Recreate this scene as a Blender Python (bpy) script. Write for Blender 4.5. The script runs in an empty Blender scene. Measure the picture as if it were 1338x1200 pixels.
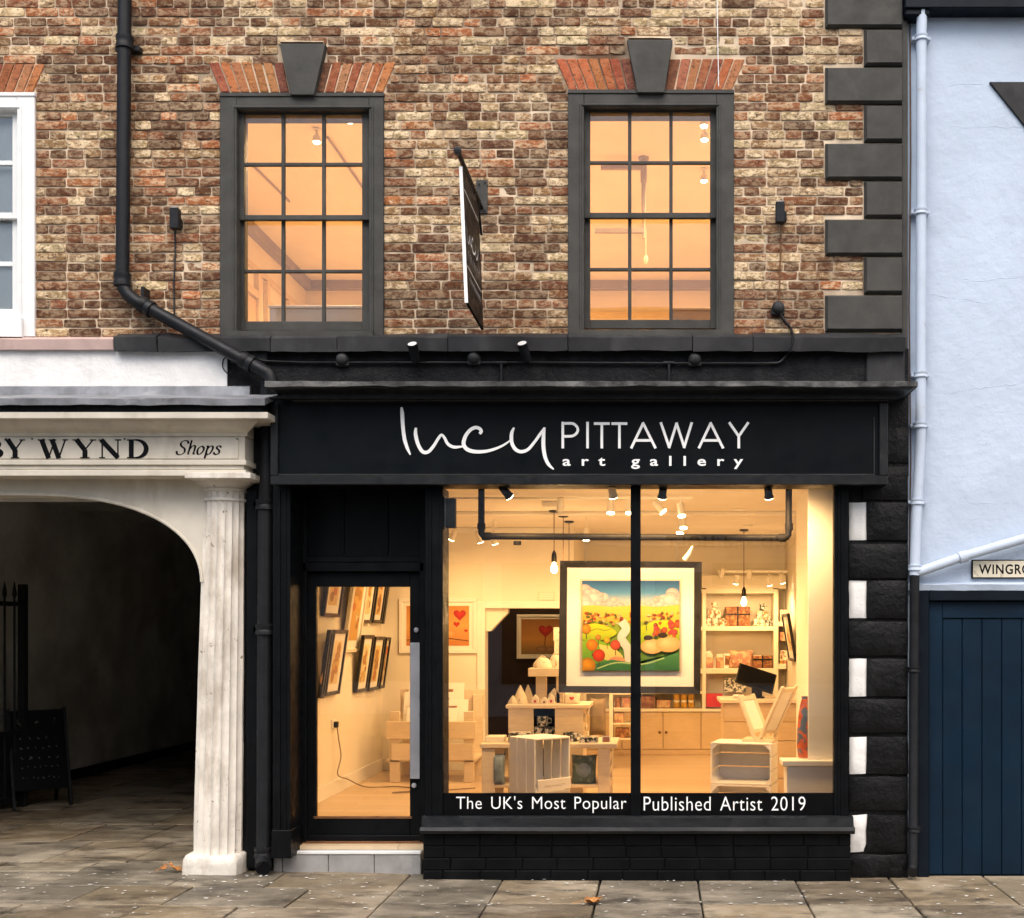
import bpy, bmesh, math, random
from mathutils import Vector, Matrix, noise

random.seed(7)
R = math.radians
SC = bpy.context.scene
COL = SC.collection

# ------------------------------------------------------------------ camera
CX, CY, CZ, F = 1.061, -8.5, 1.778, 1530.0      # F: focal length in photograph pixels
VX, VY = 860.0, 825.0                            # vanishing point of the receding lines
cam_d = bpy.data.cameras.new('camera')
cam = bpy.data.objects.new('camera', cam_d)
COL.objects.link(cam)
cam.location = (CX, CY, CZ)
cam.rotation_euler = (R(90), 0, 0)
cam_d.sensor_fit = 'HORIZONTAL'
cam_d.sensor_width = 36.0
cam_d.lens = 36.0 * F / 1338.0
cam_d.shift_x = (669.0 - VX) / 1338.0
cam_d.shift_y = (VY - 600.0) / 1338.0
cam_d.clip_end = 500
SC.camera = cam

# ------------------------------------------------------------------ sky, sun, exposure
SUN_EL, SUN_AZ = R(52), R(-28)                   # overcast glow, from the front left
world = bpy.data.worlds.new('World')
SC.world = world
world.use_nodes = True
wn = world.node_tree.nodes
wl = world.node_tree.links
bg = wn['Background']
sky = wn.new('ShaderNodeTexSky')
sky.sky_type = 'NISHITA'
sky.sun_disc = False
sky.sun_elevation = SUN_EL
sky.sun_rotation = R(180) + SUN_AZ
sky.dust_density = 4.0
sky.air_density = 1.0
sky.ozone_density = 1.0
wl.new(sky.outputs[0], bg.inputs['Color'])
bg.inputs['Strength'].default_value = 0.12
sun_d = bpy.data.lights.new('overcast_sun', 'SUN')
sun_d.energy = 1.3
sun_d.angle = R(40)
sun_d.color = (1.0, 0.95, 0.88)
sun = bpy.data.objects.new('overcast_sun', sun_d)
COL.objects.link(sun)
sdir = Vector((math.sin(SUN_AZ) * math.cos(SUN_EL), -math.cos(SUN_AZ) * math.cos(SUN_EL), math.sin(SUN_EL)))
sun.rotation_euler = sdir.to_track_quat('Z', 'Y').to_euler()
sun.location = sdir * 30
SC.view_settings.view_transform = 'Standard'
SC.view_settings.look = 'None'
SC.view_settings.gamma = 1.0
SC.view_settings.exposure = 0.95
SC.view_settings.use_curve_mapping = False
SC.render.engine = 'CYCLES'
SC.cycles.use_denoising = True
SC.cycles.max_bounces = 7
SC.cycles.diffuse_bounces = 4
SC.cycles.adaptive_threshold = 0.03
SC.cycles.transparent_max_bounces = 12
SC.cycles.sample_clamp_indirect = 6.0

# ------------------------------------------------------------------ helpers
def W(px, py, Y=0.0):
    """photograph pixel -> point on the vertical plane y = Y"""
    d = (Y - CY) / F
    return Vector((CX + (px - VX) * d, Y, CZ - (py - VY) * d))
def WX(px, Y=0.0): return W(px, 0, Y).x
def WZ(py, Y=0.0): return W(0, py, Y).z
def GZ(X):                                        # the pavement falls gently to the right
    t = min(max((X + 2.4) / 2.1, 0), 1)
    return 0.042 * (1 - t) - 0.008 * min(max((X - 0.5) / 2, 0), 1)

WLOC = {}
class MB:
    def __init__(s, mx=None):
        s.v, s.f, s.mx, s.col = [], [], mx, None
    def add(s, vs, fs):
        n = len(s.v)
        for p in vs:
            p = Vector(p)
            s.v.append(s.mx @ p if s.mx else p)
        s.f += [tuple(i + n for i in f) for f in fs]
        return s
    def box(s, a, b):
        (x0, y0, z0), (x1, y1, z1) = a, b
        return s.add([(x0,y0,z0),(x1,y0,z0),(x1,y1,z0),(x0,y1,z0),(x0,y0,z1),(x1,y0,z1),(x1,y1,z1),(x0,y1,z1)],
                     [(0,1,5,4),(1,2,6,5),(2,3,7,6),(3,0,4,7),(4,5,6,7),(3,2,1,0)])
    def bp(s, px0, py0, px1, py1, yf, yb):
        """box whose front face at y = yf covers a photograph rectangle"""
        a, b = W(px0, py1, yf), W(px1, py0, yf)
        return s.box((a.x, yf, a.z), (b.x, yb, b.z))
    def prism(s, pts, y0, y1):
        n = len(pts)
        vs = [(x, y0, z) for x, z in pts] + [(x, y1, z) for x, z in pts]
        fs = [tuple(range(n)), tuple(range(2*n-1, n-1, -1))] + [(i, (i+1) % n, n+(i+1) % n, n+i) for i in range(n)]
        return s.add(vs, fs)
    def pp(s, pxs, yf, yb):
        return s.prism([(W(x, y, yf).x, W(x, y, yf).z) for x, y in pxs], yf, yb)
    def extr_x(s, prof, x0, x1):
        """profile of (y, z) points drawn out along x"""
        n = len(prof)
        vs = [(x0, y, z) for y, z in prof] + [(x1, y, z) for y, z in prof]
        fs = [tuple(range(n)), tuple(range(2*n-1, n-1, -1))] + [(i, (i+1) % n, n+(i+1) % n, n+i) for i in range(n)]
        return s.add(vs, fs)
    def extr_z(s, prof, z0, z1):
        n = len(prof)
        vs = [(x, y, z0) for x, y in prof] + [(x, y, z1) for x, y in prof]
        fs = [tuple(range(n)), tuple(range(2*n-1, n-1, -1))] + [(i, (i+1) % n, n+(i+1) % n, n+i) for i in range(n)]
        return s.add(vs, fs)
    def tube(s, path, r, n=10):
        P = [Vector(p) for p in path]
        rs = r if isinstance(r, (list, tuple)) else [r] * len(P)
        vs, fs = [], []
        up = None
        for i, p in enumerate(P):
            d = (P[min(i+1, len(P)-1)] - P[max(i-1, 0)]).normalized()
            if up is None:
                up = Vector((0, 0, 1)) if abs(d.z) < .9 else Vector((0, -1, 0))
            a = d.cross(up).normalized()
            b = a.cross(d).normalized()
            up = b
            for k in range(n):
                t = 2 * math.pi * k / n
                vs.append(p + (a * math.cos(t) + b * math.sin(t)) * rs[i])
        for i in range(len(P) - 1):
            for k in range(n):
                fs.append((i*n+k, i*n+(k+1) % n, (i+1)*n+(k+1) % n, (i+1)*n+k))
        fs += [tuple(range(n-1, -1, -1)), tuple(range((len(P)-1)*n, len(P)*n))]
        return s.add(vs, fs)
    def lathe(s, prof, c, n=20, axis='z'):
        c = Vector(c)
        vs, fs = [], []
        for r, h in prof:
            for k in range(n):
                t = 2 * math.pi * k / n
                q = (r*math.cos(t), r*math.sin(t), h) if axis == 'z' else ((r*math.cos(t), h, r*math.sin(t)) if axis == 'y' else (h, r*math.cos(t), r*math.sin(t)))
                vs.append(c + Vector(q))
        for i in range(len(prof) - 1):
            for k in range(n):
                fs.append((i*n+k, i*n+(k+1) % n, (i+1)*n+(k+1) % n, (i+1)*n+k))
        fs += [tuple(range(n-1, -1, -1)), tuple(range((len(prof)-1)*n, len(prof)*n))]
        return s.add(vs, fs)
    def ball(s, c, r, n=10, sq=(1, 1, 1)):
        m = max(4, n // 2)
        prof = [(max(r * math.sin(math.pi * i / m), r * .01), -r * math.cos(math.pi * i / m)) for i in range(m + 1)]
        c = Vector(c)
        vs, fs = [], []
        for a, h in prof:
            for k in range(n):
                t = 2 * math.pi * k / n
                vs.append(c + Vector((a*math.cos(t)*sq[0], a*math.sin(t)*sq[1], h*sq[2])))
        for i in range(m):
            for k in range(n):
                fs.append((i*n+k, i*n+(k+1) % n, (i+1)*n+(k+1) % n, (i+1)*n+k))
        fs += [tuple(range(n-1, -1, -1)), tuple(range(m*n, (m+1)*n))]
        return s.add(vs, fs)
    def rough(s, x0, x1, prof, step=.06, amp=.004, seed=0):
        """profile of (y, z) along x with uneven, hand-worked edges"""
        n = len(prof)
        k = max(2, int(abs(x1 - x0) / step))
        vs, fs = [], []
        for i in range(k + 1):
            x = x0 + (x1 - x0) * i / k
            for j, (y, z) in enumerate(prof):
                q = noise.noise_vector(Vector((x * 9, j * 5.3 + seed, z * 7)))
                q2 = noise.noise_vector(Vector((x * 1.7, j * 3.3 + seed, z * 2)))
                vs.append((x, y + amp * (q.x + q2.x), z + amp * (q.y + q2.y)))
        for i in range(k):
            for j in range(n):
                fs.append((i*n+j, i*n+(j+1) % n, (i+1)*n+(j+1) % n, (i+1)*n+j))
        fs += [tuple(range(n-1, -1, -1)), tuple(range(k*n, (k+1)*n))]
        return s.add(vs, fs)
    def ribbon(s, pts, ws, Y, thick=.006):
        """a flat brush stroke: photograph points and widths in pixels, at depth Y"""
        n = len(pts)
        L, Rr = [], []
        for i, (x, y) in enumerate(pts):
            a, b = pts[max(i-1, 0)], pts[min(i+1, n-1)]
            dx, dy = b[0]-a[0], b[1]-a[1]
            q = math.hypot(dx, dy) or 1
            w = (ws[i] if isinstance(ws, (list, tuple)) else ws) / 2
            L.append((x - dy/q*w, y + dx/q*w)); Rr.append((x + dy/q*w, y - dx/q*w))
        vs = [W(*p, Y) for p in L] + [W(*p, Y) for p in Rr]
        off = Vector((0, thick, 0))
        vs += [v + off for v in vs]
        m = 2 * n
        fs = []
        for i in range(n - 1):
            fs += [(i, i+1, n+i+1, n+i), (i, m+i, m+i+1, i+1), (n+i, n+i+1, m+n+i+1, m+n+i)]
        fs += [(0, n, m+n, m), (n-1, m+n-1, m+2*n-1, 2*n-1)]
        return s.add(vs, fs)
    def build(s, name, mat, parent=None, bevel=0, seg=1, kind=None, sharp=35, col=None):
        c = Vector((0, 0, 0))
        if s.v:
            lo = Vector([min(v[i] for v in s.v) for i in range(3)])
            hi = Vector([max(v[i] for v in s.v) for i in range(3)])
            c = (lo + hi) / 2
            c.z = lo.z
        me = bpy.data.meshes.new(name)
        me.from_pydata([v - c for v in s.v], [], s.f)
        bm = bmesh.new()
        bm.from_mesh(me)
        bmesh.ops.recalc_face_normals(bm, faces=bm.faces)
        if bevel:
            ed = [e for e in bm.edges if len(e.link_faces) == 2 and e.calc_face_angle(0) > R(30)]
            bmesh.ops.bevel(bm, geom=ed, offset=bevel, segments=seg, affect='EDGES', clamp_overlap=True, profile=.6)
        bm.to_mesh(me)
        bm.free()
        if bevel and seg > 1: sharp = 12
        for p in me.polygons:
            p.use_smooth = True
        me.set_sharp_from_angle(angle=R(sharp))
        if col is not None:
            at = me.color_attributes.new('Col', 'FLOAT_COLOR', 'POINT')
            if isinstance(col, tuple):
                for d in at.data: d.color = (*col, 1)
            else:
                for d, q in zip(at.data, col): d.color = (*q, 1)
        me.materials.append(mat)
        o = bpy.data.objects.new(name, me)
        COL.objects.link(o)
        WLOC[o.name] = c
        if parent:
            o.parent = parent
            o.location = c - WLOC[parent.name]
        else:
            o.location = c
        if kind: o['kind'] = kind
        return o

def tag(o, label, cat, group=None):
    o['label'] = label; o['category'] = cat
    if group: o['group'] = group
    return o
def thing(name, label, cat, loc, group=None):
    o = bpy.data.objects.new(name, None)
    o.empty_display_size = .1
    COL.objects.link(o)
    o.location = loc
    WLOC[o.name] = Vector(loc)
    return tag(o, label, cat, group)
def copy_of(src, name, loc, parent=None):
    """a second object on the same mesh data, standing at loc (world)"""
    o = bpy.data.objects.new(name, src.data)
    COL.objects.link(o)
    WLOC[o.name] = Vector(loc)
    o.parent = parent
    o.location = Vector(loc) - (WLOC[parent.name] if parent else Vector((0, 0, 0)))
    return o
def spline(pts, k=6):
    """Catmull-Rom through points of any dimension"""
    P = [tuple(p) for p in pts]
    P = [P[0]] + P + [P[-1]]
    out = []
    for i in range(1, len(P) - 2):
        for j in range(k):
            t = j / k
            out.append(tuple(.5 * ((2*b) + (c-a)*t + (2*a-5*b+4*c-d)*t*t + (3*b-a-3*c+d)*t**3)
                             for a, b, c, d in zip(P[i-1], P[i], P[i+1], P[i+2])))
    out.append(P[-2])
    return out
def text_part(name, s, rect, Y, mat, parent, space=1.0, word=1.0, bold=0.0, thick=.003, shear=0.0):
    """lettering in the built-in face, its ink box fitted to a photograph rectangle"""
    cu = bpy.data.curves.new('lettering', 'FONT')
    cu.body = s; cu.space_character = space; cu.space_word = word; cu.offset = bold; cu.shear = shear
    cu.resolution_u = 4
    t = bpy.data.objects.new('lettering', cu)
    COL.objects.link(t)
    bpy.context.view_layer.update()
    me = bpy.data.meshes.new_from_object(t.evaluated_get(bpy.context.evaluated_depsgraph_get()))
    vs = [v.co.copy() for v in me.vertices]; fs = [tuple(p.vertices) for p in me.polygons]
    bpy.data.objects.remove(t); bpy.data.meshes.remove(me); bpy.data.curves.remove(cu)
    lx, hx = min(v.x for v in vs), max(v.x for v in vs)
    ly, hy = min(v.y for v in vs), max(v.y for v in vs)
    x0, y0, x1, y1 = rect
    m = MB()
    m.add([W(x0 + (v.x-lx)/(hx-lx)*(x1-x0), y1 + (v.y-ly)/(hy-ly)*(y0-y1), Y) for v in vs], fs)
    return m.build(name, mat, parent)

# ------------------------------------------------------------------ materials
def new_mat(name):
    m = bpy.data.materials.new(name)
    m.use_nodes = True
    nt = m.node_tree
    return m, nt, nt.nodes['Principled BSDF']
def nd(nt, t, **kw):
    n = nt.nodes.new(t)
    for k, v in kw.items():
        if k in n.inputs: n.inputs[k].default_value = v
        else: setattr(n, k, v)
    return n
def noise_fac(nt, scale, lo=.35, hi=.65, stretch=(1, 1, 1), detail=3, rough=.6, seed=0.0):
    g = nd(nt, 'ShaderNodeNewGeometry')
    mp = nd(nt, 'ShaderNodeMapping')
    mp.inputs['Scale'].default_value = stretch
    mp.inputs['Location'].default_value = (seed, seed * .7, seed * 1.3)
    nt.links.new(g.outputs['Position'], mp.inputs['Vector'])
    n = nd(nt, 'ShaderNodeTexNoise', Scale=scale, Detail=detail, Roughness=rough)
    nt.links.new(mp.outputs[0], n.inputs['Vector'])
    r = nd(nt, 'ShaderNodeMapRange')
    r.inputs['From Min'].default_value = lo; r.inputs['From Max'].default_value = hi
    nt.links.new(n.outputs['Fac'], r.inputs['Value'])
    return r.outputs[0]
def mixc(nt, fac, a, b, mode='MIX'):
    n = nd(nt, 'ShaderNodeMix', data_type='RGBA', blend_type=mode)
    for sock, v in ((n.inputs[0], fac), (n.inputs[6], a), (n.inputs[7], b)):
        if hasattr(v, 'links'): nt.links.new(v, sock)
        elif isinstance(v, (int, float)): sock.default_value = v
        else: sock.default_value = (*v[:3], 1)
    return n.outputs[2]
def mul(nt, a, k):
    n = nd(nt, 'ShaderNodeMath', operation='MULTIPLY')
    nt.links.new(a, n.inputs[0])
    if hasattr(k, 'links'): nt.links.new(k, n.inputs[1])
    else: n.inputs[1].default_value = k
    return n.outputs[0]
def bump(nt, bs, h, strength=.3, dist=.004):
    b = nd(nt, 'ShaderNodeBump', Strength=strength, Distance=dist)
    nt.links.new(h, b.inputs['Height'])
    nt.links.new(b.outputs[0], bs.inputs['Normal'])
def paint(name, col, rough=.45, var=.25, scale=6, b=.15, bscale=60, dirt=None, dscale=3, dst=(1, 1, .35), dlo=.55, dhi=.8, metal=0, chips=None, spec=.3, bdist=.003):
    """a coat of paint / plain surface: uneven tone, streaky dirt, fine relief"""
    m, nt, bs = new_mat(name)
    c = mixc(nt, noise_fac(nt, scale), tuple(x * (1 - var) for x in col), tuple(min(1, x * (1 + var * .6)) for x in col))
    if dirt:
        c = mixc(nt, noise_fac(nt, dscale, dlo, dhi, dst, 4, .65, 3.1), c, dirt)
    if chips:
        c = mixc(nt, noise_fac(nt, 22, .67, .70, (1, 1, 1), 3, .6, 9.7), c, chips)
    nt.links.new(c, bs.inputs['Base Color'])
    r = nd(nt, 'ShaderNodeMapRange')
    r.inputs['To Min'].default_value = max(.03, rough - .1); r.inputs['To Max'].default_value = min(1, rough + .12)
    nt.links.new(noise_fac(nt, scale * 2.3, .3, .7, seed=5), r.inputs['Value'])
    nt.links.new(r.outputs[0], bs.inputs['Roughness'])
    bs.inputs['Metallic'].default_value = metal
    bs.inputs['Specular IOR Level'].default_value = spec
    if b: bump(nt, bs, noise_fac(nt, bscale, 0, 1, detail=3), b, bdist)
    return m
def wood(name, c0, c1, stretch=(1, 8, 8), scale=5, rough=.5, b=.15):
    m, nt, bs = new_mat(name)
    f = noise_fac(nt, scale, .3, .7, stretch, 6, .7)
    c = mixc(nt, f, c0, c1)
    c = mixc(nt, mul(nt, noise_fac(nt, 2.2, .4, .7, seed=8), .35), c, tuple(x * .72 for x in c0))
    nt.links.new(c, bs.inputs['Base Color'])
    bs.inputs['Roughness'].default_value = rough
    if b: bump(nt, bs, f, b, .002)
    return m
def emit(name, col, st):
    m, nt, bs = new_mat(name)
    bs.inputs['Base Color'].default_value = (.8, .8, .8, 1)
    bs.inputs['Emission Color'].default_value = (*col, 1)
    bs.inputs['Emission Strength'].default_value = st
    return m
def glass(name, tint=(1, 1, 1), ior=1.5, rough=0.0):
    m = bpy.data.materials.new(name)
    m.use_nodes = True
    nt = m.node_tree
    nt.nodes.remove(nt.nodes['Principled BSDF'])
    out = nt.nodes['Material Output']
    tr = nd(nt, 'ShaderNodeBsdfTransparent'); tr.inputs['Color'].default_value = (*tint, 1)
    gl = nd(nt, 'ShaderNodeBsdfGlossy'); gl.inputs['Roughness'].default_value = rough
    fr = nd(nt, 'ShaderNodeFresnel'); fr.inputs['IOR'].default_value = ior
    b = nd(nt, 'ShaderNodeBump', Strength=.05, Distance=.02)
    nt.links.new(noise_fac(nt, .9, 0, 1, detail=1), b.inputs['Height'])
    nt.links.new(b.outputs[0], gl.inputs['Normal'])
    mx = nd(nt, 'ShaderNodeMixShader')
    nt.links.new(fr.outputs[0], mx.inputs[0]); nt.links.new(tr.outputs[0], mx.inputs[1]); nt.links.new(gl.outputs[0], mx.inputs[2])
    nt.links.new(mx.outputs[0], out.inputs['Surface'])
    return m
def brick_mat(name, worn=(.84, .65, .41), worn_amt=.95, sooty=(.045, .020, .012)):
    m, nt, bs = new_mat(name)
    at = nd(nt, 'ShaderNodeAttribute', attribute_name='Col')
    c = mixc(nt, noise_fac(nt, 34, .35, .65, (1, 1, 1.4), 5, .65), mixc(nt, .40, at.outputs['Color'], (.035, .016, .008)), at.outputs['Color'])
    w = nd(nt, 'ShaderNodeSeparateColor')
    nt.links.new(at.outputs['Color'], w.inputs[0])
    pale = nd(nt, 'ShaderNodeMapRange')
    pale.inputs['From Min'].default_value = .05; pale.inputs['From Max'].default_value = .30
    pale.inputs['To Min'].default_value = .22; pale.inputs['To Max'].default_value = worn_amt
    nt.links.new(w.outputs[1], pale.inputs['Value'])
    c = mixc(nt, mul(nt, noise_fac(nt, 19, .46, .56, (1, 1, 1.9), 5, .75, 2.0), pale.outputs[0]), c, worn)
    c = mixc(nt, mul(nt, noise_fac(nt, 34, .55, .63, (1, 1, 1.4), 5, .75, 6.0), .9), c, sooty)
    c = mixc(nt, mul(nt, noise_fac(nt, 1.3, .45, .75, (1, 1, .6), 4, .6, 4.0), .28), c, sooty)
    nt.links.new(c, bs.inputs['Base Color'])
    bs.inputs['Roughness'].default_value = .9
    bs.inputs['Specular IOR Level'].default_value = .2
    bump(nt, bs, noise_fac(nt, 55, 0, 1, detail=6, rough=.7), .8, .008)
    return m

MAT = {}
MAT['brick'] = brick_mat('old_brick')
MAT['red_brick'] = brick_mat('rubbed_red_brick', (.62, .27, .13), .5, (.09, .04, .025))
MAT['mortar'] = paint('lime_mortar', (.70, .56, .40), .95, .3, 3, .6, 70, (.15, .09, .055), 1.1, (1, 1, .8), .46, .70, bdist=.006, spec=.1)
MAT['grey'] = paint('charcoal_paint', (.052, .050, .044), .65, .22, 5, .6, 24, (.085, .08, .07), 2.4, (1, 1, .4), .58, .8)
MAT['grey_dark'] = paint('dark_charcoal_paint', (.024, .024, .025), .6, .3, 5, .4, 40, (.06, .06, .058), 3, (1, 1, .5), .55, .8)
MAT['render'] = paint('black_render', (.013, .013, .0145), .8, .35, 8, 1.0, 45, (.026, .026, .027), 4, (1, 1, 1), .5, .75, bdist=.012, spec=.15)
MAT['black'] = paint('black_gloss_paint', (.0030, .0036, .0044), .42, .3, 5, .2, 30, (.010, .010, .011), 4, (1, 1, .3), .60, .85, spec=.13)
MAT['fascia'] = paint('blue_black_paint', (.0018, .0034, .0050), .45, .25, 2.5, .06, 30, spec=.12)
MAT['blackhighlight'] = paint('black_moulding_highlight', (.010, .011, .012), .4, .3, 6, .15, 40, (.03, .03, .031), 9, (.4, 1, 1), .6, .8, spec=.3)  # lighter black stands in for highlights along the moulding edges
MAT['blackstone'] = paint('black_masonry_paint', (.0036, .0036, .0042), .5, .35, 7, .9, 22, (.013, .013, .013), 5, (1, 1, .8), .55, .75, bdist=.010, spec=.2)
MAT['iron'] = paint('black_iron', (.011, .0115, .013), .42, .25, 9, .2, 60, spec=.22)
MAT['lead'] = paint('lead_sheet', (.24, .245, .26), .5, .35, 5, .4, 20, (.50, .50, .50), 4, (.5, 1, 1), .55, .75, metal=.3, bdist=.006)
MAT['leadblack'] = paint('painted_lead', (.060, .060, .058), .75, .6, 9, .8, 30, (.18, .18, .17), 6, (.6, 1, 1), .5, .7, bdist=.008)
MAT['cream'] = paint('cream_masonry_paint', (.62, .57, .475), .6, .12, 3, .3, 40, (.34, .29, .22), 2.6, (1, 1, .3), .52, .82)
MAT['column'] = paint('white_masonry_paint', (.74, .69, .61), .55, .12, 4, .7, 22, (.38, .32, .25), 4.5, (1, 1, .4), .47, .74, chips=(.28, .23, .17), bdist=.008)
MAT['whiterender'] = paint('white_render', (.78, .77, .75), .8, .08, 5, .6, 26, (.60, .58, .55), 3, (1, 1, .5), .55, .8, bdist=.010)
MAT['pink'] = paint('pink_stone', (.50, .36, .32), .75, .15, 4, .3, 40, (.35, .26, .23), 4)
MAT['whitegloss'] = paint('white_gloss_paint', (.80, .80, .78), .35, .05, 4, .08, 30, (.55, .53, .50), 3, (1, 1, .3), .62, .85)
MAT['bluewall'] = paint('pale_blue_white_render', (.50, .585, .70), .85, .07, 1.2, .8, 9, (.42, .49, .59), 1.1, (.6, 1, 1.2), .48, .75, chips=(.46, .53, .63), bdist=.012)
MAT['bluepipe'] = paint('pale_painted_pipe', (.51, .585, .69), .5, .05, 6, .1, 40, (.38, .38, .39), 7, (1, 1, 1), .62, .78)
MAT['navy'] = paint('navy_paint', (.0025, .013, .028), .5, .2, 3, .2, 40, (.006, .021, .040), 2.5, (1, 1, .3), .55, .8, spec=.15)
MAT['navydark'] = paint('dark_navy_paint', (.0025, .006, .012), .5, .25, 4, .2, 40, spec=.15)
MAT['patchwhite'] = paint('white_paint_patch', (.76, .75, .72), .6, .06, 6, .5, 24, (.55, .52, .48), 9, (1, 1, 1), .6, .8, bdist=.008)
MAT['letter'] = paint('white_letter_paint', (.92, .92, .90), .4, .02, 4, 0)
MAT['ink'] = paint('black_letter_paint', (.003, .003, .0035), .4, .1, 8, 0, spec=.1)
MAT['glass'] = glass('window_glass', ior=1.58)
MAT['steel'] = paint('brushed_steel', (.40, .40, .42), .42, .15, 3, .1, 90, metal=.55)
MAT['tile'] = paint('grey_step_tile', (.30, .29, .28), .35, .2, 5, .15, 40, (.18, .17, .16), 4, (1, 1, 1), .55, .8)
MAT['nosing'] = paint('pale_step_nosing', (.72, .72, .70), .35, .06, 8, .05, 40)
MAT['timber'] = paint('varnished_sill_timber', (.17, .075, .03), .45, .3, 12, .2, 30)
def slab_mat(name):
    m, nt, bs = new_mat(name)
    at = nd(nt, 'ShaderNodeAttribute', attribute_name='Col')
    c = mixc(nt, noise_fac(nt, 9, .35, .7, (1, 1, 1), 6, .65), mixc(nt, .35, at.outputs['Color'], (.02, .015, .01)), at.outputs['Color'])
    c = mixc(nt, mul(nt, noise_fac(nt, 2.4, .5, .68, (.8, 1.4, 1), 5, .6, 3.3), .55), c, (.46, .385, .28))
    c = mixc(nt, mul(nt, noise_fac(nt, 3.1, .5, .66, (.7, 1.4, 1), 5, .65, 7.7), .85), c, (.036, .028, .019))
    c = mixc(nt, mul(nt, noise_fac(nt, 130, .55, .7, detail=2), .35), c, (.42, .38, .32))
    nt.links.new(c, bs.inputs['Base Color'])
    r = nd(nt, 'ShaderNodeMapRange')
    r.inputs['To Min'].default_value = .30; r.inputs['To Max'].default_value = .85
    nt.links.new(noise_fac(nt, 2.4, .38, .62, (.8, 1.4, 1), 5, .6, 3.3), r.inputs['Value'])
    nt.links.new(r.outputs[0], bs.inputs['Roughness'])
    bump(nt, bs, noise_fac(nt, 60, 0, 1, detail=4), .35, .005)
    bs.inputs['Specular IOR Level'].default_value = .25
    return m
MAT['slab'] = slab_mat('paving_stone')
MAT['joint'] = paint('paving_joint_dirt', (.035, .030, .020), .9, .4, 12, .5, 60, (.045, .055, .02), 3, (1, 1, 1), .55, .7)
MAT['asphalt'] = paint('asphalt', (.05, .05, .05), .8, .3, 20, .6, 120)
MAT['flake'] = paint('white_fleck', (.70, .68, .62), .7, .1, 9, 0)
MAT['leaf'] = paint('dry_leaf', (.50, .22, .06), .6, .5, 40, .3, 60, (.24, .08, .02), 30, (1, 1, 1), .5, .65)

# ================================================================== GROUND
def slab_rows():
    """paving rows of (y_far, y_near, x joints)"""
    rows = []
    return rows
pav = MB()
pav.add([(-14, .4, -.03), (14, .4, -.03), (14, -3.3, -.03), (-14, -3.3, -.03)], [(0, 1, 2, 3)])
pavement = pav.build('pavement', MAT['joint'], kind='structure')
road = MB().add([(-90, -3.42, -.13), (90, -3.42, -.13), (90, -12.3, -.13), (-90, -12.3, -.13)], [(0, 1, 2, 3)]).build('road', MAT['asphalt'], kind='structure')
MB().add([(-200, 200, -.20), (200, 200, -.20), (200, -200, -.20), (-200, -200, -.20)], [(0, 1, 2, 3)]).build('ground', MAT['asphalt'], kind='structure')
fp = MB().box((-60, -16, -.2), (60, -12.3, 0)).build('far_pavement', MAT['asphalt'], kind='structure')
kb = MB()
for i in range(30):
    kb.box((-13.6 + i * .92, -3.44, -.17), (-13.6 + i * .92 + .91, -3.3, -.005))
kb.build('kerb', MAT['tile'], bevel=.012, kind='structure')

SLABCOL = [(.26, .20, .125), (.32, .255, .17), (.23, .178, .115), (.17, .145, .105), (.29, .22, .135), (.22, .185, .135), (.36, .30, .21)]
def slab(x0, x1, y0, y1, parent, col=None, z=None):
    g = .007
    j = lambda: random.uniform(-.004, .004)
    zz = [(GZ(x) if z is None else z) + random.uniform(-.004, .004) for x in (x0, x1, x1, x0)]
    a = [(x0+g+j(), y0+g+j()), (x1-g+j(), y0+g+j()), (x1-g+j(), y1-g+j()), (x0+g+j(), y1-g+j())]
    m = MB()
    m.add([(x, y, zt) for (x, y), zt in zip(a, zz)] + [(x, y, -.05) for x, y in a],
          [(0, 1, 2, 3), (0, 4, 5, 1), (1, 5, 6, 2), (2, 6, 7, 3), (3, 7, 4, 0)])
    c = col or random.choice(SLABCOL)
    k = random.uniform(.8, 1.2)
    return m.build('paving_slab', MAT['slab'], parent, bevel=.006, col=tuple(q * k for q in c))
random.seed(21)
XS = WX(530, -.15)                                  # right of this joint the slabs are larger and stacked
# right-hand field: straight columns
x = XS
cols = [XS]
while x < 7: x += .695 + random.uniform(-.01, .01); cols.append(x)
for i in range(len(cols) - 1):
    ys = [.06, -.86, -1.52, -2.2, -2.75, -3.29]
    for k in range(len(ys) - 1):
        slab(cols[i], cols[i+1], ys[k+1], ys[k], pavement)
# left-hand field: running rows
for k, (ya, yb, sh) in enumerate([(.30, -.02, .12), (-.02, -.50, .35), (-.50, -1.05, -.05), (-1.05, -1.6, .3), (-1.6, -2.2, 0), (-2.2, -2.75, .4), (-2.75, -3.29, .1)]):
    xx = XS
    first = True
    while xx > -8:
        w = (.62 + sh * .8 if first else random.uniform(.55, .9)); first = False
        slab(xx - w, xx, yb, ya, pavement, z=None)
        xx -= w
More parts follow.
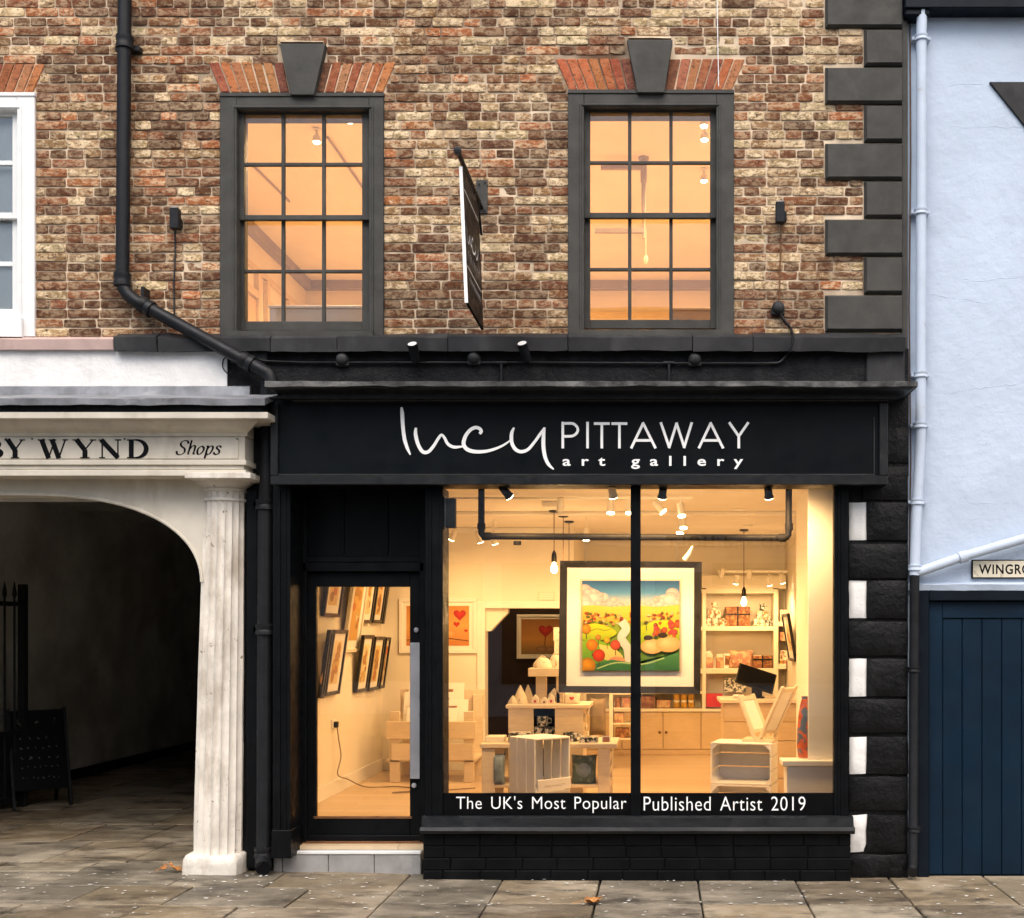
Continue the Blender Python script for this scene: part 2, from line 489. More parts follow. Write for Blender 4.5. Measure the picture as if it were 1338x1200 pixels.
# white flecks and dry leaves
fl = MB()
for i in range(430):
    X, Y = random.uniform(-4.2, 4.6), -abs(random.gauss(0, .8)) - .10
    if Y < -3.1: continue
    w, h, a = random.uniform(.006, .022), random.uniform(.005, .014), random.uniform(0, 3)
    z = GZ(X) + .008
    fl.add([(X + math.cos(a+t)*w*(1 if k % 2 else .7), Y + math.sin(a+t)*h, z + random.uniform(-.001, .001)) for k, t in enumerate((0, 1.2, 2.4, 3.6, 5))], [(0, 1, 2, 3, 4)])
fl.build('litter_fleck', MAT['flake'], kind='stuff')
bpy.data.objects['litter_fleck']['label'] = 'white flecks scattered over the paving'
def dry_leaf(px, py, Y, size, rot, label):
    c = Vector((WX(px, Y), Y, 0)); c.z = GZ(c.x) + .012
    m = MB(Matrix.Translation(c) @ Matrix.Rotation(rot, 4, 'Z'))
    pts = []
    n = 30
    for i in range(n):
        t = 2 * math.pi * i / n
        r = size * (.55 + .30 * abs(math.cos(2.5 * t)) + .15 * math.cos(5 * t + .4)) * (1 if i % 2 else .86)
        pts.append((r * math.cos(t), r * .8 * math.sin(t)))
    hh = lambda x, y: .030 * abs(y / size) ** 1.2 + .035 * max(0, x / size) ** 2 + .022 * (1 + math.sin(x * 40 + y * 60)) * .5
    vs = [(0, 0, .004)] + [(x * .5, y * .5, hh(x * .5, y * .5)) for x, y in pts] + [(x, y, hh(x, y)) for x, y in pts]
    fs = [(0, 1 + i, 1 + (i + 1) % n) for i in range(n)] + [(1 + i, 1 + n + i, 1 + n + (i + 1) % n, 1 + (i + 1) % n) for i in range(n)]
    m.add(vs, fs)
    o = thing('dry_leaf', label, 'leaf', c, 'dry leaves on the pavement')
    m.build('blade', MAT['leaf'], o)
    MB(Matrix.Translation(c) @ Matrix.Rotation(rot, 4, 'Z')).tube([(-size * .9, 0, .02), (-size * 1.3, .01, .006), (-size * 1.7, .03, .004)], .0025, 6).build('stalk', MAT['leaf'], o)
dry_leaf(777, 1181, -.88, .085, .3, 'curled orange dry leaf on the slabs in front of the shop window')
dry_leaf(229, 1141, -.06, .07, 2.6, 'brown and yellow dry leaf lying beside the white column')
dry_leaf(215, 1142, -.05, .035, .9, 'small reddish dry leaf left of the white column')

# ================================================================== BRICK BUILDING
bld = thing('brick_building', 'old mottled brick building with charcoal quoins and tall sash windows above the shop', 'building', (.3, 0, 0))
XR = WX(1181, 0)
XL = WX(-420, 0)
ZT = 7.7
Z0 = WZ(440, 0)
HOLES = [(WX(289), WZ(438), WX(500), WZ(123)), (WX(744), WZ(438), WX(957), WZ(119)), (WX(-166), WZ(438), WX(44), WZ(123))]
def holed(m, x0, x1, z0, z1, holes, y0, y1):
    xs = sorted({x0, x1, *[h[0] for h in holes], *[h[2] for h in holes]})
    zs = sorted({z0, z1, *[h[1] for h in holes], *[h[3] for h in holes]})
    xs = [x for x in xs if x0 <= x <= x1]; zs = [z for z in zs if z0 <= z <= z1]
    keep = lambda i, j: 0 <= i < len(xs)-1 and 0 <= j < len(zs)-1 and not any(h[0] < (xs[i]+xs[i+1])/2 < h[2] and h[1] < (zs[j]+zs[j+1])/2 < h[3] for h in holes)
    for i in range(len(xs)-1):
        for j in range(len(zs)-1):
            if not keep(i, j): continue
            a, b, c, d = xs[i], xs[i+1], zs[j], zs[j+1]
            m.add([(a,y0,c),(b,y0,c),(b,y0,d),(a,y0,d)], [(0,1,2,3)])
            m.add([(a,y1,c),(b,y1,c),(b,y1,d),(a,y1,d)], [(3,2,1,0)])
            for (u, v, q) in ((i-1, j, [(a,c),(a,d)]), (i+1, j, [(b,d),(b,c)]), (i, j-1, [(b,c),(a,c)]), (i, j+1, [(a,d),(b,d)])):
                if not keep(u, v):
                    (p0, p1), (p2, p3) = q
                    m.add([(p0,y0,p1),(p2,y0,p3),(p2,y1,p3),(p0,y1,p1)], [(0,1,2,3)])
    return m
wall = holed(MB(), XL, XR, 2.90, ZT, HOLES, .0075, .30).build('wall', MAT['mortar'], bld)

# flat gauged arches: (top-left x, top-right x, top y, bottom-left x, bottom-right x, bottom y, keystone)
ARCH = [(272, 517, 80.5, 288, 501, 121, (365, 425, 57, 379, 410, 124)),
        (725, 974, 76, 743, 957, 118, (819, 879, 52, 833, 868, 121)),
        (-180, 59, 83, -166, 43, 121, (-91, -31, 58, -77, -46, 124))]
QU = []                                             # quoins (x0, y0, x1, y1)
yq, lng = 385.0, True
while yq > -320:
    QU.append((1079 if lng else 1130, yq, 1180, yq + 47.4))
    yq -= 49.7; lng = not lng
def excl(z):
    """x intervals without bricks at height z"""
    py = 1145 - (z - 0) * 180
    out = []
    for h in HOLES:
        if h[1] - .01 < z < h[3] + .01: out.append((h[0], h[2]))
    for tl, tr, ty, bl, br, by, k in ARCH:
        if ty - 1 < py < by + 2:
            t = (py - ty) / (by - ty)
            out.append((WX(tl + (bl - tl) * t), WX(tr + (br - tr) * t)))
        elif k[2] - 3 < py <= ty - 1:
            out.append((WX(k[0] - 1), WX(k[1] + 1)))
    for q in QU:
        if q[1] - 3 < py < q[3] + 3: out.append((WX(q[0] - 1), 99))
    return sorted(out)
PAL = [(.12, .047, .022), (.19, .074, .033), (.275, .102, .045), (.46, .155, .058), (.32, .175, .080), (.44, .295, .150), (.60, .44, .245), (.17, .085, .046), (.49, .18, .072)]
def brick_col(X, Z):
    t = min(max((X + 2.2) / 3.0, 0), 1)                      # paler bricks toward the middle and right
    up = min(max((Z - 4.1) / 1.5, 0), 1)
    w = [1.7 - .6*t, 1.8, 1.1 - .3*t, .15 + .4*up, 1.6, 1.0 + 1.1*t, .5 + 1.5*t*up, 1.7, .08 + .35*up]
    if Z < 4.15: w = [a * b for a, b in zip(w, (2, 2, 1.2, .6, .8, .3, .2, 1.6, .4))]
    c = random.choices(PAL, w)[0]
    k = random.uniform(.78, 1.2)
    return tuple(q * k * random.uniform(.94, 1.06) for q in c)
def brick_mesh(m, x0, x1, z0, z1, rnd=.0055, proud=0.0, nx=5, nz=3):
    """a worn brick: rounded uneven outline, hollowed or bulging face"""
    ph = random.uniform(0, 100)
    vs, idx = [], {}
    for j in range(nz + 1):
        for i in range(nx + 1):
            u, v = i / nx, j / nz
            ed = (i in (0, nx)) or (j in (0, nz))
            cr = (i in (0, nx)) and (j in (0, nz))
            uu = u
            if 0 < i < nx: uu = [0, .045, .36, .64, .955, 1][i] if nx == 5 else u
            vv = v if nz != 3 else [0, .13, .87, 1][j]
            X = x0 + (x1 - x0) * uu; Z = z0 + (z1 - z0) * vv
            q = noise.noise_vector(Vector((X * 14 + ph, Z * 22, ph)))
            X += q.x * .005; Z += q.y * .0045
            if cr:
                X += (rnd * random.uniform(.3, 1.1)) * (1 if i == 0 else -1)
                Z += (rnd * random.uniform(.2, .75)) * (1 if j == 0 else -1)
            y = -proud + q.z * .004 + (.0018 if ed else 0)
            idx[i, j] = len(vs); vs.append((X, y, Z))
    fs = [(idx[i, j], idx[i+1, j], idx[i+1, j+1], idx[i, j+1]) for i in range(nx) for j in range(nz)]
    ring = [(i, 0) for i in range(nx)] + [(nx, j) for j in range(nz)] + [(i, nz) for i in range(nx, 0, -1)] + [(0, j) for j in range(nz, 0, -1)]
    n0 = len(vs)
    for p in ring:
        X, y, Z = vs[idx[p]]
        vs.append((X, .02, Z))
    for k, p in enumerate(ring):
        q = ring[(k + 1) % len(ring)]
        fs.append((idx[q], idx[p], n0 + k, n0 + (k + 1) % len(ring)))
    return m.add(vs, fs), len(vs)
random.seed(5)
CO = .0683
bricks = []
z = Z0 - .004
row = 0
while z < ZT:
    ex = excl(z + CO * .5)
    edges = [XL]
    for a, b in ex: edges += [a, min(b, XR)]
    edges.append(XR)
    hdr = random.random() < (.75 if row % 2 else .12)
    for k in range(0, len(edges), 2):
        a, b = edges[k], edges[k+1]
        if b - a < .03: continue
        x = a + .004
        first = True
        while x < b - .02:
            base = random.choice((.118, .125)) if (hdr and random.random() < .85) or random.random() < .14 else random.choice((.232, .24, .246))
            if first and row % 2: base *= random.uniform(.55, 1)
            first = False
            w = base
            rem = b - .004 - x
            if rem < w * 1.45: w = rem if rem < .27 else rem / 2
            wob = .006 * noise.noise(Vector((x * .8, row * .37, 0))) + random.uniform(-.0015, .0015)
            g = random.uniform(.009, .014)
            hh = CO - random.uniform(.009, .015)
            bricks.append((x + g/2, x + w - g/2, z + .006 + wob, z + .006 + wob + hh))
            x += w
    z += CO; row += 1
def seen(b):
    px = 669 + b[0] * 180; px1 = 669 + b[1] * 180; py = 1145 - b[2] * 180; py0 = 1145 - b[3] * 180
    return max(0, min(px1, 1338) - max(px, 0)) * max(0, min(py, 1200) - max(py0, 0))
order = sorted(range(len(bricks)), key=lambda i: -seen(bricks[i]))
big = set(order[:295])
rest, rc = MB(), []
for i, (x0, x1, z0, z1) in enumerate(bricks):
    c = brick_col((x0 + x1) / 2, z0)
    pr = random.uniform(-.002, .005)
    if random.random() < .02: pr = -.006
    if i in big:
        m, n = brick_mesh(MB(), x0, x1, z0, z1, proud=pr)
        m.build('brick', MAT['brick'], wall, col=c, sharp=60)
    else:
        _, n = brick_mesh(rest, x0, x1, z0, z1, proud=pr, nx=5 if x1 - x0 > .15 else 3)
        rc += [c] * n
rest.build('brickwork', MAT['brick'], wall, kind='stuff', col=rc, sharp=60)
# gauged arches and keystones
REDS = [(.52, .16, .06), (.58, .20, .08), (.45, .135, .05), (.54, .21, .10), (.38, .11, .05)]
for tl, tr, ty, bl, br, by, k in ARCH:
    for sd in (0, 1):
        n = 7
        if sd == 0: t0, t1, b0, b1 = tl, k[0] + (k[3]-k[0]) * .36, bl, k[3] - 1
        else: t0, t1, b0, b1 = k[1] - (k[1]-k[4]) * .36, tr, k[4] + 1, br
        for i in range(n):
            g = .95
            wv = lambda: random.uniform(-.5, .5)
            p = [(b0 + (b1-b0)*i/n + g + wv(), by - .6), (b0 + (b1-b0)*(i+1)/n - g + wv(), by - .6), (t0 + (t1-t0)*(i+1)/n - g + wv(), ty + 1 + wv()), (t0 + (t1-t0)*i/n + g + wv(), ty + 1 + wv())]
            c = random.choice(REDS)
            if (sd == 0 and i == n-1) or (sd == 1 and i == 0): c = (.20, .08, .05)
            MB().pp(p, -.001 - random.uniform(0, .004), .02).build('voussoir', MAT['red_brick'], wall, bevel=.006, seg=2, col=tuple(q * random.uniform(.8, 1.15) for q in c))
    MB().pp([(k[0], k[2]), (k[1], k[2]), (k[4], k[5]), (k[3], k[5])], -.055, .03).build('keystone', MAT['grey'], bld, bevel=.006, seg=2)
    MB().rough(WX(k[0] + 2), WX(k[1] - 2), [(-.03, WZ(k[2]) - .002), (.02, WZ(k[2]) - .002), (.02, WZ(k[2] - 3)), (-.008, WZ(k[2] - 3))], .03, .004).build('mortar_cap', MAT['mortar'], bld)
# upper quoins
for q in QU:
    a, b = W(q[0], q[3], -.035), W(q[2], q[1], -.035)
    m = MB()
    d = .016
    m.add([(a.x, -.012, a.z), (b.x, -.012, a.z), (b.x, -.012, b.z), (a.x, -.012, b.z), (a.x+d, -.036, a.z+d), (b.x-d*.5, -.036, a.z+d), (b.x-d*.5, -.036, b.z-d), (a.x+d, -.036, b.z-d),
           (a.x, .03, a.z), (b.x, .03, a.z), (b.x, .03, b.z), (a.x, .03, b.z)],
          [(4,5,6,7), (0,1,5,4), (1,2,6,5), (2,3,7,6), (3,0,4,7), (0,8,9,1), (1,9,10,2), (2,10,11,3), (3,11,8,0)])
    m.build('quoin', MAT['grey'], bld, sharp=20)
MB().box((WX(1180, -.035) - .003, -.006, 2.9), (WX(1186), .3, ZT)).build('corner_return', MAT['grey'], bld)

# sash windows
def sash_window(o, sx, sy0, gx, gy0, vb, h1, meet, h2, gy1, rail, sill, mat, glassname='pane', label=None):
    (ox0, oy0, ox1, oy1), (sx0, sx1), (gx0, gx1) = o, sx, gx
    m = MB()
    m.bp(ox0, oy0, sx0, oy1, -.022, .22); m.bp(sx1, oy0, ox1, oy1, -.022, .22); m.bp(sx0 - .01, oy0, sx1 + .01, sy0, -.0215, .22)
    win = m.build('window', mat, bld, bevel=.004)
    if label: win['label'] = label
    b = MB()
    b.bp(ox0 - .5, oy0 - 1.5, ox1 + .5, oy0 + 3.5, -.03, .02)
    b.build('head_bead', mat, win, bevel=.003)
    a = MB()                                                     # inner moulding
    a.bp(sx0 - 6, sy0 - 5, sx0 - 3, oy1 - 5, -.030, 0); a.bp(sx1 + 3, sy0 - 5, sx1 + 6, oy1 - 5, -.030, 0); a.bp(sx0 - 3.01, sy0 - 5, sx1 + 3.01, sy0 - 2, -.0295, 0)
    a.build('architrave_bead', mat, win, bevel=.004)
    cells = [sx0 - 4, *[q for v in vb for q in v], sx1 + 4]
    for up in (1, 0):
        y = .035 if up else .075
        s = MB()
        t, bt = (sy0 - 3, meet[1]) if up else (meet[0] + 1, rail)
        gt, gb = (gy0, meet[0]) if up else (meet[1], gy1)
        s.bp(sx0 - 4, t, gx0, bt, y, y + .038); s.bp(gx1, t, sx1 + 4, bt, y, y + .038)
        s.bp(gx0 - .01, t, gx1 + .01, gt, y + .001, y + .037); s.bp(gx0 - .01, gb, gx1 + .01, bt, y + .001, y + .037)
        sash = s.build('sash', mat, win, bevel=.003)
        hb = h1 if up else h2
        for v in vb:
            MB().bp(v[0], gt - 1, v[1], gb + 1, y + .006, y + .034).build('glazing_bar', mat, win, bevel=.003)
        MB().bp(gx0 - 1, hb[0], gx1 + 1, hb[1], y + .008, y + .032).build('glazing_bar', mat, win, bevel=.003)
        xs = [gx0, vb[0][0], vb[0][1], vb[1][0], vb[1][1], gx1]
        for r in ((gt, hb[0]), (hb[1], gb)):
            for c in range(3):
                MB().bp(xs[2*c] - .8, r[0] - .8, xs[2*c+1] + .8, r[1] + .8, y + .018 + .0007 * c, y + .022 + .0007 * c).build(glassname, MAT['glass'], win)
    z0, z1 = WZ(sill[1], -.05), WZ(sill[0], -.05)
    MB().rough(WX(ox0 + 12), WX(ox1 - 12), [(-.05, z0), (-.05, z1), (.12, z1 + .02), (.12, z0)], .05, .003, seed=ox0).build('sill', mat, win)
    return win
sash_window((287, 122.5, 501, 440), (309, 482), 143, (319, 473), 150, [(367.5, 372), (420.5, 425)], (212.5, 217), (281, 287.5), (352.5, 356.5), 420, 432, (432, 440), MAT['grey'], label='charcoal sash window above the shop door, nearer the black drainpipe')
sash_window((742, 118.5, 959, 440), (763, 936), 140, (771, 928), 147, [(820.5, 825), (874.5, 879)], (210.5, 214.5), (278, 285), (350, 354), 418, 429.5, (431, 439), MAT['grey'], label='charcoal sash window above the display window, nearer the quoins')
sash_window((-167, 122, 45, 440), (-142, 22), 143, (-136, 16), 152, [(-88, -82), (-37, -31)], (210, 216), (278, 286), (342, 348), 404, 418, (416, 440), MAT['whitegloss'], label='white painted sash window at the left edge above the archway')
SHEEN = paint('grey_green_sky_sheen', (.80, .86, .82), .9, .06, 3, .1, 80)
MB().bp(-150, 130, 30, 425, .128, .132).build('sky_sheen_sheet', SHEEN, bld)  # pale sheet imitating the sky reflected in the white window's panes

# ledge, render bands
ldg = [(-.085, WZ(459, -.085)), (-.095, WZ(441, -.09)), (-.02, WZ(437, 0)), (.03, WZ(437, 0)), (.03, WZ(459, 0))]
lx = [148, 205, 353, 440, 585, 742, 905, 984, 1184]
for i in range(8):
    dy = random.uniform(-.006, .006); dz = random.uniform(-.004, .004)
    MB().rough(WX(lx[i], -.09) + .003, WX(lx[i+1], -.09) - .003, [(y + (dy if y < -.05 else 0), z + (dz if y < -.05 else 0)) for y, z in ldg], .04, .007, i * 7).build('ledge', MAT['grey_dark'], bld, sharp=50)
MB().rough(WX(-420, -.07), WX(147.5, -.07), [(-.06, WZ(457, -.06)), (-.07, WZ(444, -.06)), (-.01, WZ(441, 0)), (.03, WZ(441, 0)), (.03, WZ(457, 0))], .05, .002).build('ledge', MAT['pink'], bld, sharp=50).__setitem__('label', 'pink painted stone ledge')
MB().rough(WX(297), WX(1187), [(-.008, WZ(622)), (-.008, WZ(456)), (.05, WZ(456)), (.05, WZ(622))], .03, .002).build('render_band', MAT['render'], bld)
MB().bp(1132, 459, 1183, 500, -.03, .02).build('quoin', MAT['grey_dark'], bld, bevel=.008)
MB().bp(300, 459, 349, 474, -.03, .0).build('corbel_block', MAT['grey_dark'], bld, bevel=.008)
MB().rough(WX(-420), WX(298), [(-.02, WZ(512)), (-.026, WZ(456)), (.04, WZ(456)), (.04, WZ(512))], .03, .002).build('white_render_band', MAT['whiterender'], bld)
# party pier and black wall strip between column and shopfront
MB().box((WX(264), .05, 0), (WX(372), .30, 2.92)).build('party_pier', MAT['blackstone'], bld, bevel=.004)
MB().bp(322, 640, 336, 1135, .0, .06).build('pier_strip', MAT['black'], bld, bevel=.004)
# ground-floor pier at the right with rusticated blocks
MB().box((WX(1108), .0, -.02), (WX(1186), .30, 3.0)).build('pier_core', MAT['blackstone'], bld)
rows = []
for k in range(5):
    rows.append((655.5 + k * 102.2, 707 + k * 102, True)); rows.append((709.5 + k * 101.6, 757 + k * 101, False))
rows[-1] = (1116, 1151, False)
rows += [(558, 605, False), (608.5, 654, False)]
for (ya, yb, split) in rows:
    x0 = 1110 if not split else 1133.5
    def block(xa, xb, mat, nm, front, amp):
        m = MB()
        p, q = W(xa, yb - 1.2, front), W(xb, ya + 1.2, front)
        nx, nz = 6, 5
        vs = []
        for j in range(nz + 1):
            for i in range(nx + 1):
                u, v = i / nx, j / nz
                X = p.x + (q.x - p.x) * u; Z = p.z + (q.z - p.z) * v
                nn = noise.noise_vector(Vector((X * 7, Z * 7 + ya, 3)))
                e = min(min(u, 1-u) * (q.x-p.x), min(v, 1-v) * (q.z-p.z))
                vs.append((X + nn.x * amp * .6, front + (.014 if e < .001 else 0) + nn.z * amp, Z + nn.y * amp * .6))
        fs = [(j*(nx+1)+i, j*(nx+1)+i+1, (j+1)*(nx+1)+i+1, (j+1)*(nx+1)+i) for j in range(nz) for i in range(nx)]
        ring = [i for i in range(nx)] + [j*(nx+1)+nx for j in range(nz)] + [nz*(nx+1)+i for i in range(nx, 0, -1)] + [j*(nx+1) for j in range(nz, 0, -1)]
        n0 = len(vs)
        vs += [(vs[r][0], .03, vs[r][2]) for r in ring]
        fs += [(ring[k], n0+k, n0+(k+1) % len(ring), ring[(k+1) % len(ring)]) for k in range(len(ring))]
        m.add(vs, fs)
        return m.build(nm, mat, bld, sharp=50)
    amp = .004 + .010 * max(0, (ya - 780) / 340)
    if ya < 650: x0 = 1128
    block(x0, 1187, MAT['blackstone'], 'quoin', -.035, amp)
    if split:
        block(1110, 1132.5, MAT['patchwhite'], 'quoin', -.02, .004 + amp * 1.1)['label'] = 'white painted end of a quoin'
# flat slab out of view, added to keep sky light out
MB().box((XL, -.12, ZT), (XR + .05, 8.2, ZT + .12)).build('sky_block_slab', MAT['grey_dark'], bld)

# ================================================================== PASSAGE PORTICO
por = thing('passage_portico', 'cream classical archway front with fluted column and lettered frieze', 'archway', (WX(40), 0, 0))
ZC = GZ(-3)
PXL = -420
def strip(name, y0, y1, xr, yf, yb=.1, mat='cream', bev=.006, parent=None):
    m = MB(); m.bp(PXL, y0, xr, y1, yf, yb)
    return m.build(name, MAT[mat], parent or por, bevel=bev, seg=2)
# lead on top: upstand, slope and drooping front edge
MB().rough(WX(PXL), WX(326, -.05), [(-.055, WZ(520, -.05)), (-.045, WZ(505, -.05)), (.02, WZ(503, 0)), (.02, WZ(520, 0))], .05, .003).build('lead_upstand', MAT['lead'], por)
m = MB()
zt, ze = WZ(516, -.05), WZ(521, -.40)
m.rough(WX(PXL), WX(346, -.4), [(-.40, WZ(529, -.40)), (-.405, ze), (-.05, zt), (-.05, zt - .02), (-.37, ze - .035)], .05, .006, 4)
m.build('lead_flashing', MAT['lead'], por, sharp=50)
strip('cornice', 538.5, 547, 350, -.375)
strip('lead_shadow_fill', 527, 538.6, 344, -.345, .0, 'blackstone', .002)  # black fill standing in for the shadow under the lead edge
prof = [(-.20, WZ(570, -.2)), (-.205, WZ(566, -.2)), (-.25, WZ(561, -.25)), (-.31, WZ(553, -.31)), (-.33, WZ(547.5, -.33)), (-.05, WZ(547.5, -.33)), (-.05, WZ(570, -.2))]
n = len(prof)
vs = [(WX(PXL), y, z) for y, z in prof] + [(WX(337 + (y + .33) * -110 if y < -.1 else 322, min(y, -.2)), y, z) for y, z in prof]
MB().add(vs, [tuple(range(n)), tuple(range(2*n-1, n-1, -1))] + [(i, (i+1) % n, n+(i+1) % n, n+i) for i in range(n)]).build('cyma_moulding', MAT['cream'], por, sharp=40)
strip('frieze', 570, 602, 320, -.19)
strip('sign_board', 572.5, 599.5, 311, -.198, -.15, 'cream', .003)['label'] = 'cream lettered passage sign board'
strip('lower_moulding', 601, 607.5, 321.5, -.215)
strip('lower_moulding', 607.9, 613.6, 318.5, -.196)
strip('lower_moulding', 614, 622, 321, -.222)
m = MB(); m.bp(241, 617.5, 327, 625, -.245, .1)
m.build('abacus', MAT['column'], por, bevel=.005, seg=2)
# arch plate
acx, ahw, ysp, ycr = 10, 254, 760, 645
def arch_y(x):
    t = min(1, abs(x - acx) / ahw)
    return ysp - (ysp - ycr) * (1 - t ** 2.7) ** (1 / 2.1)
xs = [acx - ahw + 2 * ahw * (1 - math.cos(math.pi * i / 60)) / 2 for i in range(61)]
m = MB()
yf, yb, ty = -.03, .28, 622
fr = [W(x, arch_y(x), yf) for x in xs]
tp = [W(x, ty, yf) for x in xs]
k = len(xs)
vs = fr + tp + [v + Vector((0, yb - yf, 0)) for v in fr] + [v + Vector((0, yb - yf, 0)) for v in tp]
m.add(vs, [(i, i+1, k+i+1, k+i) for i in range(k-1)] + [(i+1, i, 2*k+i, 2*k+i+1) for i in range(k-1)] + [(2*k+i+1, 2*k+i, 3*k+i, 3*k+i+1) for i in range(k-1)])
m.bp(acx + ahw, ty, 290, ysp + 4, yf, yb); m.bp(PXL, ty, acx - ahw, ysp + 4, yf, yb)
m.box((fr[-1].x, yf, ZC - .05), (WX(290, yf), yb, fr[-1].z)); m.box((WX(PXL), yf, ZC - .05), (fr[0].x, yb, fr[0].z))
m.build('spandrel', MAT['cream'], por, sharp=30)
MB().tube([v + Vector((0, -.004, -.004)) for v in fr], .013, 8).build('arch_bead', MAT['cream'], por)
# fluted columns
def column(pc):
    c = WX(pc, .02)
    yc = .06
    zb, zt = ZC + (1140.5 - 1117) / 180 * .98, WZ(640, -.1)
    nseg, flute = 120, 20
    m = MB()
    rings = []
    H = 14
    for j in range(H + 1):
        t = j / H
        r0 = .182 - .030 * t ** 1.3
        z = zb + (zt - zb) * t
        rg = []
        for i in range(nseg):
            a = 2 * math.pi * i / nseg
            ph = (i * flute / nseg) % 1
            dep = .020 * max(0, math.sin(math.pi * ph)) ** .6 if .02 < ph < .98 else 0
            if t > .97: dep *= .2
            wob = .0035 * noise.noise(Vector((math.cos(a) * 3, math.sin(a) * 3, z * 3))) * (1.6 - t)
            r = r0 - dep + wob
            rg.append((c + .048 * t + r * math.cos(a), yc + r * math.sin(a), z))
        rings.append(rg)
    vs = [p for rg in rings for p in rg]
    fs = [(j*nseg+i, j*nseg+(i+1) % nseg, (j+1)*nseg+(i+1) % nseg, (j+1)*nseg+i) for j in range(H) for i in range(nseg)]
    m.add(vs, fs)
    col = m.build('column', MAT['column'], por, sharp=50)
    z1 = zt
    MB().lathe([(.150, z1 - .005), (.158, z1), (.160, z1 + .014), (.152, z1 + .018), (.165, z1 + .03), (.185, z1 + .042), (.205, z1 + .054), (.214, z1 + .066), (.214, z1 + .082), (.20, z1 + .0825)], (c + .048, yc, 0), 40).build('capital', MAT['column'], col)
    MB().lathe([(.158, z1 - .075), (.1605, z1 - .070), (.1605, z1 - .060), (.158, z1 - .055)], (c + .048, yc, 0), 40).build('neck_ring', MAT['column'], col)
    # chipped square plinth
    m = MB()
    s = .208
    x0, x1, y0, y1, z0, z2 = c - s, c + s, yc - s, yc + s, GZ(c) - .01, zb + .002
    ring = []
    N = 24
    for j, z in enumerate((z0, z0 + .03, z0 + .07, z2 - .025, z2 - .006, z2)):
        e = (0, 0, 0, 0, .012, .026)[j]
        sq = s - e
        rg = []
        for i in range(N):
            t = i / N * 4
            q = int(t); u = t - q
            p = [(-1 + 2*u, -1), (1, -1 + 2*u), (1 - 2*u, 1), (-1, 1 - 2*u)][q]
            nn = noise.noise_vector(Vector((p[0] * 2.5, p[1] * 2.5, z * 14)))
            cr = .93 if (abs(p[0]) > .9 and abs(p[1]) > .9) else 1
            rg.append((c + (p[0] * sq + nn.x * .010) * cr, yc + (p[1] * sq + nn.y * .010) * cr, z + nn.z * .006 * (j > 0)))
        ring.append(rg)
    vs = [p for rg in ring for p in rg]
    m.add(vs, [(j*N+i, j*N+(i+1) % N, (j+1)*N+(i+1) % N, (j+1)*N+i) for j in range(5) for i in range(N)] + [tuple(range(5*N, 6*N))])
    m.build('plinth', MAT['column'], col, sharp=50)
column(284.5)
column(-276)
# lettering on the frieze: high-contrast capitals, italic word
def stroke(m, x0, y0, w, h, pts, wd, k=[0]):
    k[0] += 1
    m.ribbon([(x0 + p[0] * w, y0 + (1 - p[1]) * h) for p in pts], wd, -.2005 - .0002 * (k[0] % 9), .004)
def letter(m, ch, x0, x1, y0=574.3, y1=599.0):
    w, h = x1 - x0, y1 - y0
    T, t = 6.2, 1.6
    S = lambda pts, wd: stroke(m, x0, y0, w, h, pts, wd)
    def ser(x, y, hw): S([(x - hw, y), (x + hw, y)], 1.5)
    if ch == 'W':
        S([(.09, 1), (.34, 0)], T); S([(.34, .02), (.55, .97)], t); S([(.45, 1), (.69, 0)], T); S([(.69, .02), (.91, .98)], t)
        ser(.09, .97, .13); ser(.47, .97, .13); ser(.91, .97, .09)
    elif ch == 'Y':
        S([(.14, 1), (.52, .42)], T); S([(.52, .45), (.88, .98)], t); S([(.52, .46), (.52, .02)], T); ser(.14, .97, .17); ser(.88, .97, .14); ser(.52, .03, .2)
    elif ch == 'N':
        S([(.15, .02), (.15, .98)], t); S([(.10, .98), (.86, .03)], T); S([(.86, 0), (.86, .98)], t); ser(.12, .97, .14); ser(.15, .03, .13); ser(.86, .97, .14)
    elif ch in 'DB':
        S([(.2, .02), (.2, .98)], T); ser(.17, .97, .16); ser(.17, .03, .16)
        bowls = [(.03, .97, .93)] if ch == 'D' else [(.5, .97, .78), (.03, .52, .9)]
        for b0, b1, xr in bowls:
            q = [(.2 + (xr - .2 - .06) * math.sin(math.pi * i / 14), b0 + (b1 - b0) * (1 + math.cos(math.pi * i / 14)) / 2) for i in range(15)]
            if ch == 'D': q = [(.2, b1), (.4, b1)] + [(.4 + .46 * math.sin(math.pi * i / 14), b0 + (b1-b0) * (1 + math.cos(math.pi * i / 14)) / 2) for i in range(15)] + [(.4, b0), (.2, b0)]
            n = len(q)
            S(q, [t + (T - t) * math.sin(math.pi * i / (n - 1)) ** 2 for i in range(n)])
m = MB()
for ch, a, b in (('B', -19, 5), ('Y', 6, 32), ('W', 50.5, 88.5), ('Y', 95.5, 125), ('N', 129, 158), ('D', 165.5, 195)): letter(m, ch, a, b)
m.build('lettering', MAT['ink'], por)['label'] = 'bold black serif capitals on the frieze'
m = MB()
def italic(pts, closed=False, kk=[0]):
    kk[0] += 1
    q = spline(pts, 6)
    P = [(x + (594 - y) * .26, y) for x, y in q]
    ws = []
    for i in range(len(P)):
        a, b = P[max(i-1, 0)], P[min(i+1, len(P)-1)]
        th = math.atan2(-(b[1]-a[1]), b[0]-a[0])
        ws.append(.75 + 1.9 * abs(math.sin(th - .35)) ** 1.4)
    m.ribbon(P, ws, -.2005 - .0002 * (kk[0] % 9), .004)
italic([(242.3, 580), (240.8, 576.8), (236, 576), (232.5, 579), (234, 583), (239, 586.5), (240, 591), (236.5, 594), (231.5, 593.5), (229.5, 589.5)])
